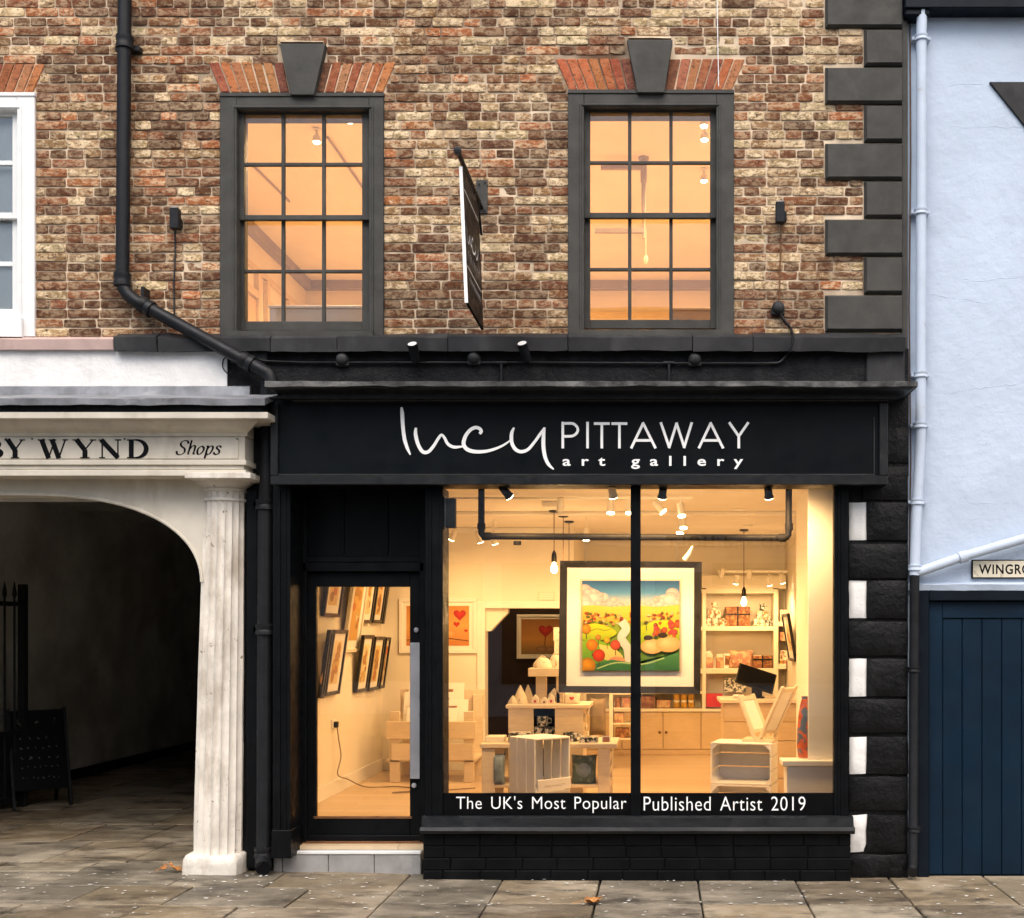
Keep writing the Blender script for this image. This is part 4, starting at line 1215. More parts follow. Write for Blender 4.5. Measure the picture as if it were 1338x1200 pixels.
random.seed(9)
for z0, n, w in ((.86, 3, .05), (.70, 5, .03), (.60, 6, .026), (.50, 5, .03), (.41, 7, .02), (.30, 8, .02)):
    for i in range(n):
        x = -.16 + .32 * i / max(n - 1, 1)
        pts = [(x + random.uniform(-w, w) * .5, z0 + random.uniform(-w, w) * (.9 if n == 3 else .5)) for _ in range(4)]
        for (xa, za), (xb, zb_) in zip(pts, pts[1:]):
            m.add([(xa, -.0135, za - .004), (xb, -.0135, zb_ - .004), (xb, -.0135, zb_ + .004), (xa, -.0135, za + .004)], [(0, 1, 2, 3)])
m.build('chalk_writing', chalk, cb)
bn = thing('wheeled_bin', 'dark lidded bin standing deep in the passage behind the column', 'bin', (-3.1, 6.2, PZ))
MB().add([(-3.36, 5.95, PZ + .08), (-2.86, 5.95, PZ + .08), (-2.86, 6.45, PZ + .08), (-3.36, 6.45, PZ + .08), (-3.40, 5.9, PZ + .95), (-2.82, 5.9, PZ + .95), (-2.82, 6.5, PZ + .95), (-3.40, 6.5, PZ + .95)], [(0,1,5,4), (1,2,6,5), (2,3,7,6), (3,0,4,7), (4,5,6,7), (3,2,1,0)]).build('tub', MAT['iron'], bn, bevel=.02)
MB().box((-3.42, 5.86, PZ + .96), (-2.80, 6.52, PZ + 1.02)).build('lid', MAT['iron'], bn, bevel=.02)
for s in (-3.34, -2.88): MB().lathe([(.09, -.025), (.1, -.02), (.1, .02), (.09, .025)], (s, 6.42, PZ + .1), 14, 'x').build('wheel', MAT['iron'], bn)

# ================================================================== ACROSS THE STREET (seen in the glass)
op = thing('opposite_shop', 'cream rendered shop building across the street with lettered fascia', 'building', (1, -16.2, 0))
MB().box((-7, -16.6, 0), (9, -16, 8.6)).build('wall', paint('opposite_render', (.72, .70, .64), .85, .12, 1, .2, 20), op)
MB().box((-6, -15.99, 3.3), (8, -15.9, 4.0)).build('fascia', paint('opposite_fascia', (.60, .60, .57), .6), op)
for i in range(4):
    x = -5.4 + i * 3.6
    w = MB().box((x, -15.99, 4.7), (x + 1.1, -15.96, 6.8)).build('window', MAT['iron'], op)
    f = MB(); f.box((x - .1, -15.995, 4.58), (x + 1.2, -15.92, 4.7)); f.box((x - .1, -15.995, 6.8), (x + 1.2, -15.92, 6.92)); f.box((x - .1, -15.995, 4.7), (x, -15.92, 6.8)); f.box((x + 1.1, -15.995, 4.7), (x + 1.2, -15.92, 6.8)); f.box((x, -15.955, 5.7), (x + 1.1, -15.93, 5.76))
    f.build('frame', MAT['whitegloss'], w)
for a, b in ((-5.6, -2.6), (-2.2, .8), (2.2, 5.0), (5.3, 7.8)):
    MB().box((a, -15.99, .7), (b, -15.95, 3.2)).build('shop_window', MAT['iron'], op)
MB().box((1.0, -15.99, 0), (2.0, -15.95, 3.0)).build('door', MAT['navydark'], op)
cu = bpy.data.curves.new('lettering', 'FONT'); cu.body = 'STRICKLAND and HOLT'; cu.size = .34; cu.space_character = 1.25; cu.offset = .01
t = bpy.data.objects.new('lettering', cu); COL.objects.link(t); bpy.context.view_layer.update()
me = bpy.data.meshes.new_from_object(t.evaluated_get(bpy.context.evaluated_depsgraph_get()))
vs = [v.co.copy() for v in me.vertices]; fs = [tuple(p.vertices) for p in me.polygons]
bpy.data.objects.remove(t); bpy.data.meshes.remove(me); bpy.data.curves.remove(cu)
MB().add([(5.6 - v.x, -15.895, 3.5 + v.y) for v in vs], fs).build('lettering', MAT['ink'], op)

# ================================================================== SHOP ROOM
FZ = .20
CZL = 2.95
MAT['wallcream'] = paint('interior_cream_paint', (.80, .74, .62), .7, .04, 2, .05, 40)
MAT['ceil'] = paint('ceiling_white_paint', (.80, .75, .66), .8, .04, 2, .04, 40)
MAT['trim'] = paint('interior_white_trim', (.82, .79, .72), .4, .03, 4, .03, 40)
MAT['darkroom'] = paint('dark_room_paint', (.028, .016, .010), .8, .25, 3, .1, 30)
MAT['whitewood'] = wood('whitewashed_wood', (.74, .71, .66), (.84, .82, .78), (1.2, 9, 9), 6, .6, .2)
MAT['whitewoodv'] = wood('whitewashed_upright_wood', (.72, .69, .64), (.84, .82, .78), (9, 9, 1.0), 6, .6, .2)
MAT['palewood'] = wood('pale_wood', (.66, .53, .37), (.78, .66, .49), (1.2, 9, 9), 6, .5, .1)
MAT['honey'] = wood('honey_board', (.58, .42, .24), (.68, .52, .32), (1.2, 9, 9), 5, .5, .1)
MAT['ivory'] = paint('ivory_surface', (.74, .68, .54), .5, .05, 6, .05, 60)
MAT['whitecard'] = paint('white_mount_card', (.82, .79, .72), .7, .02, 6, 0)
MAT['blackframe'] = paint('black_picture_frame', (.018, .017, .018), .3, .2, 6, .05, 60)
MAT['ceramic'] = paint('glazed_ceramic', (.74, .70, .60), .18, .04, 8, 0, dirt=(.30, .14, .04), dscale=34, dst=(1, 1, 1), dlo=.50, dhi=.55)
MAT['ceramic2'] = paint('dark_patterned_ceramic', (.70, .68, .62), .18, .04, 8, 0, dirt=(.05, .06, .05), dscale=30, dst=(1, 1, 1), dlo=.48, dhi=.53)
MAT['dotted'] = paint('dotted_fabric', (.76, .70, .55), .85, .05, 8, .2, 90, dirt=(.34, .16, .05), dscale=34, dst=(1, 1, 1), dlo=.60, dhi=.64)
MAT['fabric'] = paint('cream_fabric', (.72, .63, .45), .9, .1, 9, .4, 120)
MAT['red'] = paint('red_enamel', (.48, .025, .02), .4, .15, 9, .05, 60)
MAT['pinkbox'] = paint('patterned_pink_gift_paper', (.44, .20, .14), .5, .2, 12, .05, 60, dirt=(.60, .42, .24), dscale=16, dst=(1, 1, 1), dlo=.48, dhi=.56)
MAT['brownbox'] = paint('russet_gift_box', (.20, .075, .035), .5, .3, 12, .05, 60, dirt=(.42, .21, .08), dscale=18, dst=(1, 1, 1), dlo=.5, dhi=.58)
MAT['amber'] = paint('amber_jar', (.48, .26, .05), .2, .3, 14, 0)
MAT['taupe'] = paint('taupe_cushion', (.26, .19, .11), .95, .15, 8, .5, 120)
MAT['greencush'] = paint('green_grey_cushion', (.09, .13, .10), .9, .2, 8, .4, 120, dirt=(.22, .26, .20), dscale=16, dst=(1, 1, 1), dlo=.5, dhi=.6)
MAT['bluecush'] = paint('blue_grey_cushion', (.22, .28, .33), .9, .3, 10, .4, 120)
MAT['plastic'] = paint('black_plastic', (.012, .012, .013), .25, .2, 9, .03, 60)
MAT['pipe'] = paint('black_steel_pipe', (.010, .0095, .0095), .6, .2, 9, .1, 60, spec=.12)
MAT['vase'] = paint('mottled_art_glass', (.50, .11, .04), .12, .5, 14, 0, dirt=(.10, .14, .22), dscale=11, dst=(1, 1, 1), dlo=.52, dhi=.56, chips=(.75, .62, .45))
MAT['bulb'] = emit('lit_bulb', (1.0, .72, .36), 12)
MAT['spotlens'] = emit('lit_spot_lens', (1.0, .78, .45), 16)
MAT['canlens'] = emit('lit_downlight', (1.0, .82, .55), 12)
def vcol_mat(name, rough=.5):
    m, nt, bs = new_mat(name)
    at = nd(nt, 'ShaderNodeAttribute', attribute_name='Col')
    c = mixc(nt, mul(nt, noise_fac(nt, 60, .35, .7), .25), at.outputs['Color'], mixc(nt, .5, at.outputs['Color'], (.1, .06, .02)))
    nt.links.new(c, bs.inputs['Base Color'])
    bs.inputs['Roughness'].default_value = rough
    return m
MAT['print'] = vcol_mat('printed_picture')
def plank_mat():
    m, nt, bs = new_mat('oak_plank_floor')
    g = nd(nt, 'ShaderNodeNewGeometry')
    bt = nd(nt, 'ShaderNodeTexBrick', Scale=1.0)
    bt.inputs['Brick Width'].default_value = 1.7; bt.inputs['Row Height'].default_value = .19
    bt.inputs['Mortar Size'].default_value = .0025
    bt.inputs['Color1'].default_value = (.62, .46, .28, 1); bt.inputs['Color2'].default_value = (.72, .56, .37, 1); bt.inputs['Mortar'].default_value = (.25, .16, .09, 1)
    nt.links.new(g.outputs['Position'], bt.inputs['Vector'])
    c = mixc(nt, mul(nt, noise_fac(nt, 6, .35, .7, (1, 9, 1), 6, .7), .5), bt.outputs['Color'], (.52, .37, .21))
    nt.links.new(c, bs.inputs['Base Color'])
    bs.inputs['Roughness'].default_value = .38
    return m
MAT['planks'] = plank_mat()
LIGHTC = (1.0, .60, .25)
def lamp(name, loc, watt, parent, size=.06, spot=None):
    d = bpy.data.lights.new(name, 'SPOT' if spot else 'POINT')
    d.energy = watt; d.color = LIGHTC; d.shadow_soft_size = size
    o = bpy.data.objects.new(name, d)
    COL.objects.link(o)
    if spot:
        d.spot_size = R(spot[1]); d.spot_blend = .7
        o.rotation_euler = Vector(spot[0]).to_track_quat('-Z', 'Y').to_euler()
    o.parent = parent
    o.location = Vector(loc) - WLOC[parent.name]
    return o
XLW, XRW, YB1, YB2 = -2.07, 2.72, 4.77, 6.85
ST = dict(kind='structure')
MB().box((XLW - .02, .10, FZ - .1), (XRW + .02, 7.6, FZ)).build('shop_floor', MAT['planks'], **ST)
MB().box((-2.16, .085, CZL), (2.86, 7.7, 3.12)).build('shop_ceiling', MAT['ceil'], **ST)
MB().box((XLW - .09, .302, FZ - .05), (XLW, 7.6, CZL)).build('wall_shop_left', MAT['wallcream'], **ST)
MB().box((XRW, .302, FZ - .05), (XRW + .12, 7.0, CZL)).build('wall_shop_right', MAT['wallcream'], **ST)
oL, oR, oT = WX(634, YB1), WX(738, YB1), WZ(795, YB1)
holed(MB(), XLW, oR + .1, FZ - .02, CZL, [(oL, FZ - .03, oR, oT)], YB1, YB1 + .22).build('wall_shop_back', MAT['wallcream'], **ST)
MB().prism([(oL, oT + .005), (oL, oT - .26), (oL + .05, oT - .26), (oL + .25, oT - .05), (oL + .25, oT + .005)], YB1 + .05, YB1 + .2).build('arch_corner', MAT['wallcream'], **ST)
MB().box((oR + .0, YB1 + .22, FZ), (oR + .1, YB2 + .1, CZL)).build('wall_shop_side', MAT['wallcream'], **ST)
MB().box((oR + .1, YB2, FZ), (XRW, YB2 + .1, CZL)).build('wall_shelf_back', MAT['wallcream'], **ST)
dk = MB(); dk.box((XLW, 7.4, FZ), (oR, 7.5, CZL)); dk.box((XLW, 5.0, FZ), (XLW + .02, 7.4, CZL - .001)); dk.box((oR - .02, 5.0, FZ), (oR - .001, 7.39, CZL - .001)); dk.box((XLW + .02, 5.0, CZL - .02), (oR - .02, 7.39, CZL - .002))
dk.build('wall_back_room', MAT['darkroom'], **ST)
m = MB()
m.box((XLW, .32, FZ), (XLW + .018, YB1, FZ + .14)); m.box((XLW + .018, YB1 - .018, FZ), (oL - .08, YB1, FZ + .14)); m.box((XRW - .018, .32, FZ), (XRW, YB2, FZ + .14))
m.build('shop_skirting', MAT['trim'], bevel=.004, **ST)
m = MB()
m.box((oL - .09, YB1 - .02, FZ), (oL, YB1, oT + .08)); m.box((oL, YB1 - .0195, oT), (oR, YB1, oT + .08)); m.box((oR, YB1 - .02, FZ), (oR + .09, YB1, oT + .08))
m.build('opening_trim', MAT['trim'], bevel=.004, **ST)
m = MB()
m.box((XLW, .31, CZL - .06), (XLW + .05, YB1, CZL)); m.box((XLW + .05, YB1 - .05, CZL - .06), (oR, YB1, CZL)); m.box((oR + .1, YB2 - .05, CZL - .06), (XRW, YB2, CZL)); m.box((XLW + .05, 2.95, CZL - .035), (XRW, 3.05, CZL))
m.build('shop_cornice', MAT['trim'], bevel=.008, **ST)
MB().box((WX(1040.5, 2.0), .62, FZ), (XRW, 2.0, CZL)).build('chimney_breast', MAT['wallcream'], **ST)

# ------------------------------------------------------------------ lamps
def track_head(px, py, Y, drop_to, aim, lit, label, watt=0, mat='whitehead', beam=None):
    """a small spotlight on an arm below the track: body at the photograph point"""
    c = W(px, py, Y)
    t = thing('track_spotlight', label, 'spotlight', c, 'spotlights in the shop')
    a = Vector(aim).normalized()
    MB().tube([c - a * .075, c - a * .07, c + a * .03, c + a * .045], [.018, .028, .030, .036], 14).build('housing', MAT[mat], t)
    MB().tube([c - a * .02, Vector((c.x, c.y, drop_to))], .008, 8).build('arm', MAT[mat], t)
    MB().tube([c + a * .046, c + a * .050], .033, 14).build('lens', MAT['spotlens'] if lit else MAT['steel'], t)
    if watt: lamp('lamp_light', c + a * (.06 if beam else .08), watt * (1.1 if beam else 3.0), t, .11 if beam else .05, (a, beam) if beam else (Vector((0, .25 if Y > 1.7 else .1, -1)), 165))
    return t
MAT['whitehead'] = paint('white_lamp_housing', (.72, .68, .6), .4, .05, 9, 0)
rail = MB().bp(583, 649.5, 905, 652.5, 1.54, 1.575).build('light_track', MAT['trim'])
tag(rail, 'long white ceiling track running across the front of the shop', 'track')
rz_ = WZ(651, 1.54)
track_head(661, 643, .03, 2.83, (.5, .6, -.65), True, 'black spotlight at the window head left of centre', 44, mat='pipe', beam=130)
track_head(800, 642, .03, 2.83, (.12, .6, -.75), True, 'pale spotlight at the window head just left of the centre bar', 44, beam=130)
track_head(866, 643, .03, 2.83, (-.1, .6, -.75), True, 'black spotlight at the window head right of the centre bar', 44, mat='pipe', beam=130)
track_head(1004, 643, .03, 2.83, (.15, .6, -.75), True, 'black spotlight at the window head near the right pipe', 50, mat='pipe', beam=130)
track_head(732, 661, 1.55, rz_, (-.1, .3, -.9), False, 'white unlit spotlight hanging beside the three pendant roses')
track_head(798, 664, 1.55, rz_, (0, -.25, -.9), True, 'lit spotlight left of the pair beside the centre bar', 14)
track_head(822, 664, 1.55, rz_, (.05, -.25, -.9), True, 'lit spotlight right of the pair beside the centre bar', 0)
track_head(862, 664, 1.55, rz_, (.6, -.2, -.7), True, 'lit spotlight on the track just right of the centre bar', 14)
track_head(890, 668, 1.55, rz_, (.1, -.3, -.9), True, 'lit spotlight at the right end of the long track', 0)
track_head(893, 684, 2.3, 2.93, (0, -.3, -.9), True, 'upper of two bright spotlights above the right of the big picture', 15)
track_head(889, 691, 2.6, 2.93, (-.1, -.3, -.9), True, 'lower of two bright spotlights above the right of the big picture', 0)
track_head(766, 700, 3.3, 2.93, (0, -.3, -.9), True, 'lit spotlight just under the black pipe left of the centre bar', 17)
track_head(592, 700, 3.6, 2.93, (-.4, .3, -.8), True, 'small lit spotlight near the left edge of the display window', 13)
track_head(626, 703, 3.6, 2.93, (.2, .4, -.8), True, 'small lit spotlight beside the left pipe elbow', 0)
track_head(645, 705, 3.6, 2.93, (.2, .4, -.8), True, 'small lit spotlight right of the left pipe elbow', 0)
for px, py, lit, w, lab in ((943, 750, 0, 0, 'leftmost small spotlight above the shelves'), (962, 758, 1, 7, 'second small lit spotlight above the shelves'), (979, 751, 0, 0, 'small unlit spotlight above the shelves beside the pendant cord'), (1005, 760, 1, 7, 'small lit spotlight above the right shelf bay'), (1022, 757, 1, 0, 'bright spotlight at the right end above the shelves')):
    track_head(px, py, 5.9, WZ(747, 5.9), (.1 * (px - 980) / 20, .4, -.8), lit, lab, w)
track_head(700, 700, 6.4, 2.93, (0, .5, -.6), True, 'unseen spotlight added in the dark back room to brighten the heart balloon picture', 22)  # lamp added out of view to brighten the picture
tag(MB().bp(938, 745.5, 1029, 748.5, 5.9, 5.94).build('light_track', MAT['trim']), 'short white ceiling track above the shelving', 'track')
def pendant(px, pyr, pyb, label, watt):
    d = (CZL - CZ) * F / (VY - pyr); Y = d + CY
    c = W(px, pyb, Y)
    t = thing('pendant_lamp', label, 'lamp', c, 'bare bulb pendant lamps')
    MB().lathe([(.052, -.002), (.050, -.018), (.02, -.026)], (c.x, Y, CZL), 20).build('ceiling_rose', MAT['plastic'], t)
    MB().tube([(c.x, Y, CZL - .02), (c.x, Y, c.z + .10)], .004, 6).build('cord', MAT['timber'], t)
    MB().lathe([(.006, .16), (.022, .13), (.026, .10), (.026, .05), (.02, .045)], c, 14).build('bulb_holder', MAT['plastic'], t)
    MB().lathe([(.012, .046), (.018, .03), (.030, .0), (.034, -.025), (.028, -.048), (.012, -.060), (.002, -.062)], c, 16).build('bulb', MAT['bulb'], t)
    if watt: lamp('lamp_light', c + Vector((0, -.03, -.13)), watt, t, .04)
pendant(724, 667, 741, 'bare bulb pendant left of the big picture', 6)
pendant(736, 673.5, 790, 'pendant whose bulb hangs hidden behind the big picture, second rose', 0)
pendant(743.5, 681, 792, 'pendant whose bulb hangs hidden behind the big picture, third rose', 5)
pendant(972, 692, 785, 'bare bulb pendant hanging in front of the shelves', 6)
for px, py, lab in ((964, 665.5, 'nearest'), (973, 676, 'middle'), (977, 686.5, 'farthest'), (664, 697, 'left')):
    d = (CZL - CZ) * F / (VY - py); Y = d + CY
    c = Vector((WX(px, Y), Y, CZL))
    t = thing('downlight', {'nearest': 'nearest of three recessed downlights near the right pipe', 'middle': 'middle one of three recessed downlights near the right pipe', 'farthest': 'farthest of three recessed downlights near the right pipe', 'left': 'recessed downlight above the left end of the black pipe'}[lab], 'downlight', c, 'recessed ceiling downlights')
    MB().lathe([(.060, -.001), (.058, -.008), (.046, -.008)], c, 20).build('rim', MAT['trim'], t)
    MB().lathe([(.045, -.004), (.002, -.006)], c, 20).build('lens', MAT['canlens'], t)
d = (CZL - CZ) * F / (VY - 655); Y = d + CY
tag(MB().box((WX(708, Y), Y, CZL - .05), (WX(735, Y), Y + .3, CZL)).build('smoke_detector', MAT['trim'], bevel=.01), 'white ceiling vent box beside the pendant roses', 'vent')
# black pipe rail that carries the big picture
pr = thing('pipe_rail', 'black steel pipe rail hung inside the display window', 'pipe rail', W(830, 702, .40))
y = .40
MB().tube([W(629, 560, y), W(629, 690, y)] + [W(629, 697, y), W(631, 700, y), W(637, 701, y)] + [W(1022, 703, y), W(1028, 702, y), W(1030, 699, y), W(1030.5, 692, y), W(1031, 560, y)], .025, 14).build('pipe', MAT['pipe'], pr)
for a, b, c in (((629, 684), (629, 692), 0), ((630, 701), (641, 701), 0), ((1031, 684), (1031, 693), 0), ((1018, 703), (1027, 703), 0), ((825, 702), (835, 702), 0)):
    MB().tube([W(*a, y), W(*b, y)], .031, 14).build('fitting', MAT['pipe'], pr)
m = MB(); m.lathe([(.008, -.03), (.03, -.028), (.03, .0)], W(676, 704, y) + Vector((0, 0, -.02)), 12); m.build('hook', MAT['pipe'], pr)

# ------------------------------------------------------------------ pictures
class Art:
    def __init__(s, Y, mx=None):
        s.m, s.c, s.Y, s.k, s.mx = MB(), [], Y, 0, mx
    def P(s, x, y):
        s.k += 0
        yy = s.Y - .0001 * s.k
        return s.mx(x, y, .0001 * s.k) if s.mx else W(x, y, yy)
    def poly(s, pts, col, col2=None):
        """flat painted patch; col2 tints the lower points"""
        ys = [p[1] for p in pts]; a, b = min(ys), max(ys)
        cx, cy = sum(p[0] for p in pts) / len(pts), sum(ys) / len(pts)
        s.k += 1
        n = len(pts)
        s.m.add([s.P(cx, cy)] + [s.P(*p) for p in pts], [(0, 1 + i, 1 + (i + 1) % n) for i in range(n)])
        f = lambda y: tuple(u + (v - u) * ((y - a) / (b - a + 1e-6)) for u, v in zip(col, col2 or col))
        s.c += [f(cy)] + [f(p[1]) for p in pts]
    def rect(s, x0, y0, x1, y1, col, col2=None): s.poly([(x0, y0), (x1, y0), (x1, y1), (x0, y1)], col, col2)
    def ell(s, x, y, rx, ry, col, rim=None, n=18, clip=None):
        s.k += 1
        q = [(x + rx * math.cos(2*math.pi*i/n), y + ry * math.sin(2*math.pi*i/n)) for i in range(n)]
        if clip: q = [(min(max(a, clip[0]), clip[2]), min(max(b, clip[1]), clip[3])) for a, b in q]
        cc = (x - rx * .25, y - ry * .3)
        if clip: cc = (min(max(cc[0], clip[0]), clip[2]), min(max(cc[1], clip[1]), clip[3]))
        s.m.add([s.P(*cc)] + [s.P(*p) for p in q], [(0, 1 + i, 1 + (i + 1) % n) for i in range(n)])
        s.c += [col] + [rim or col] * n
    def heart(s, x, y, r, col, rim):
        s.k += 1
        n = 24
        q = []
        for i in range(n):
            t = 2 * math.pi * i / n
            q.append((x + r * math.sin(t) ** 3, y - r * (.81 * math.cos(t) - .31 * math.cos(2*t) - .12 * math.cos(3*t) - .06 * math.cos(4*t))))
        s.m.add([s.P(x, y - r * .1)] + [s.P(*p) for p in q], [(0, 1 + i, 1 + (i + 1) % n) for i in range(n)])
        s.c += [col] + [rim] * n
    def line(s, pts, w, col):
        s.k += 1
        q = spline(pts, 5)
        L, Rr = [], []
        for i, (x, y) in enumerate(q):
            a, b = q[max(i-1, 0)], q[min(i+1, len(q)-1)]
            dx, dy = b[0]-a[0], b[1]-a[1]; h = math.hypot(dx, dy) or 1
            L.append((x - dy/h*w/2, y + dx/h*w/2)); Rr.append((x + dy/h*w/2, y - dx/h*w/2))
        n = len(q)
        s.m.add([s.P(*p) for p in L] + [s.P(*p) for p in Rr], [(i, i+1, n+i+1, n+i) for i in range(n-1)])
        s.c += [col] * (2 * n)
    def build(s, name, parent): return s.m.build(name, MAT['print'], parent, col=s.c)

big = thing('framed_painting', 'large black-framed bright landscape painting hung in the display window', 'painting', W(824, 906, .80))
yp = .80
m = MB()
for a in ([(732, 733), (917, 734.5), (907, 741.5), (741, 741)], [(917, 734.5), (915, 907), (906.5, 897.5), (907, 741.5)], [(915, 907), (730, 905), (740, 896.5), (906.5, 897.5)], [(730, 905), (732, 733), (741, 741), (740, 896.5)]):
    p = [W(x, y, yp) for x, y in a]
    fr = [p[0] + Vector((0, -.018, 0)), p[1] + Vector((0, -.018, 0)), p[2] + Vector((0, -.006, 0)), p[3] + Vector((0, -.006, 0))]
    bk = [q + Vector((0, .03, 0)) for q in p]
    m.add(fr + bk, [(0,1,2,3), (4,5,6,7), (0,1,5,4), (1,2,6,5), (2,3,7,6), (3,0,4,7)])
m.build('frame', paint('dark_bronze_frame', (.030, .028, .027), .35, .25, 8, .1, 60), big)
MB().pp([(740.5, 740.5), (907.5, 741), (907, 898), (739.5, 897)], yp + .004, yp + .012).build('mount', MAT['whitecard'], big)
MB().bp(757.5, 756.5, 891, 879, yp + .002, yp + .006).build('bevel', MAT['ivory'], big)
A = Art(yp + .0015)
x0, y0, x1, y1 = 760, 759, 888.5, 876.5
CL = (x0, y0, x1, y1)
A.rect(x0, y0, x1, 775, (.035, .16, .36), (.14, .36, .58)); A.rect(x0, 775, x1, 796, (.14, .36, .58), (.80, .74, .52))
random.seed(14)
for side in (-1, 1):
    for i in range(42):
        u = random.random()
        px = (x0 + u * 58) if side < 0 else (x1 - u * 50)
        top = (764 + u * 26) if side < 0 else (770 + u * 22)
        py = random.uniform(top, 793)
        r = random.uniform(3, 7) * (1.1 - .5 * u)
        sh = random.uniform(.75, 1.05)
        A.ell(px, py, r * 1.35, r, (.84 * sh, .76 * sh, .72 * sh), (.60 * sh, .50 * sh, .50 * sh), 14, CL)
A.poly([(x0, 792), (775, 791), (800, 793), (830, 791), (860, 793), (x1, 790), (x1, 812), (x0, 812)], (.74, .56, .14), (.62, .46, .06))
A.poly([(x0, 800), (780, 796), (812, 803), (820, 812), (x0, 816)], (.78, .52, .12), (.70, .40, .06))
A.poly([(x1, 796), (860, 797), (838, 806), (836, 816), (x1, 818)], (.78, .54, .12), (.66, .42, .06))
A.poly([(x0, 812), (x1, 812), (x1, y1), (x0, y1)], (.34, .44, .05), (.05, .19, .05))
for i in range(110):
    px = random.uniform(x0 + 2, x1 - 2); py = random.uniform(801, 817)
    c = random.choice([(.50, .12, .04), (.66, .40, .10), (.36, .08, .04), (.74, .62, .40), (.20, .22, .05), (.60, .22, .08)])
    A.ell(px, py, random.uniform(1.2, 3), random.uniform(1, 2.2), c, tuple(q * .6 for q in c), 9, CL)
A.line([(812, 812), (818, 822), (812, 834), (820, 848), (822, 868)], 11, (.60, .62, .57))
A.poly(spline([(x0, 818), (778, 815), (796, 820), (806, 827), (796, 834), (778, 838), (x0, 836)], 3), (.66, .62, .03), (.34, .48, .02))
A.line([(768, 826), (780, 822), (790, 824), (798, 822)], 1.0, (.25, .30, .02))
A.poly([(834, 820), (856, 811), (x1, 811), (x1, 838), (862, 846), (832, 850)], (.56, .60, .03), (.22, .40, .02))
for i in range(26):
    px = random.uniform(852, 887); py = random.uniform(812, 832)
    c = random.choice([(.60, .14, .05), (.66, .20, .10), (.50, .30, .06), (.62, .10, .09), (.35, .10, .04)])
    r = random.uniform(2, 4.6)
    A.ell(px, py, r, r, tuple(min(1, q * 1.2) for q in c), tuple(q * .55 for q in c), 14, CL)
A.ell(844, 814, 2.5, 2.5, (.10, .12, .04)); A.line([(844, 815), (845, 824)], .8, (.06, .05, .02))
A.poly(spline([(x0, 838), (775, 836), (796, 842), (812, 856), (815, 868), (790, 874), (x0, y1)], 3), (.30, .50, .03), (.08, .30, .07))
A.poly(spline([(782, 842), (800, 846), (814, 858), (808, 866), (790, 862)], 3), (.74, .62, .22), (.68, .52, .22))
A.ell(806, 863, 11, 5, (.68, .28, .18), (.60, .36, .22), 18, CL)
A.poly([(x0, 872), (800, 862), (836, 868), (x1, 852), (x1, y1), (x0, y1)], (.10, .30, .12), (.04, .18, .08))
A.line([(780, 874), (806, 866), (840, 868), (868, 860)], 1.6, (.42, .56, .28))
for px, py, r, c in ((766, 822, 6.2, (.72, .34, .03)), (781.5, 833, 3.6, (.64, .30, .05)), (793, 836.5, 4.2, (.74, .46, .03)), (773.5, 843, 7.6, (.74, .30, .02)), (804, 843, 6.6, (.66, .13, .07)), (782.5, 856.5, 8.2, (.64, .08, .02)), (768, 870, 10.5, (.66, .34, .02))):
    A.line([(px, py + r * .6), (px + .5, py + r + 7 if py < 860 else py + r)], .9, (.10, .06, .03)) if py < 865 else None
    A.ell(px, py, r, r, tuple(min(1, q * 1.15) for q in c), tuple(q * .6 for q in c), 22, CL)
for px, py, rx, ry in ((852, 845, 15, 9.5), (873, 842, 16, 10.5)):
    A.ell(px, py, rx, ry, (.80, .60, .34), (.62, .40, .17), 26, CL)
A.ell(847, 833.5, 6, 3.2, (.05, .035, .025)); A.ell(866, 830.5, 6.5, 3.4, (.05, .035, .025)); A.ell(857, 833, 3, 2, (.06, .10, .03))
A.rect(x0, y0, x0 + .8, y1, (.5, .42, .3)); A.rect(x1 - .8, y0, x1, y1, (.5, .42, .3))
A.c = [tuple(max(0, q) ** 1.28 for q in c) for c in A.c]
A.build('picture', big)
for px in (765, 884):
    MB().tube([W(px, 699, .42), W(px, 736, .80)], .003, 6).build('hanging_wire', MAT['steel'], big)
tag(MB().tube([W(905, 714, .43), W(900, 724, .42), W(894, 732, .42)], [.008, .016, .02], 8).build('price_tag', MAT['whitecard']), 'small white clip tag above the right corner of the big picture', 'tag')

def wall_picture(name, label, px, Y, frame_mat, fw, mount, art, group=None):
    """a framed picture flat on a wall facing the street"""
    x0, y0, x1, y1 = px
    t = thing(name, label, 'picture', W((x0 + x1) / 2, y1, Y), group)
    m = MB(); m.bp(x0, y0, x1, y0 + fw, Y, Y + .03); m.bp(x0, y1 - fw, x1, y1, Y, Y + .03); m.bp(x0, y0 + fw, x0 + fw, y1 - fw, Y + .0005, Y + .03); m.bp(x1 - fw, y0 + fw, x1, y1 - fw, Y + .0005, Y + .03)
    m.build('frame', frame_mat, t, bevel=.004)
    MB().bp(x0 + fw * .8, y0 + fw * .8, x1 - fw * .8, y1 - fw * .8, Y + .015, Y + .028).build('mount', MAT['whitecard'], t)
    a = Art(Y + .013)
    art(a, (x0 + fw + mount, y0 + fw + mount, x1 - fw - mount, y1 - fw - mount))
    a.build('picture', t)
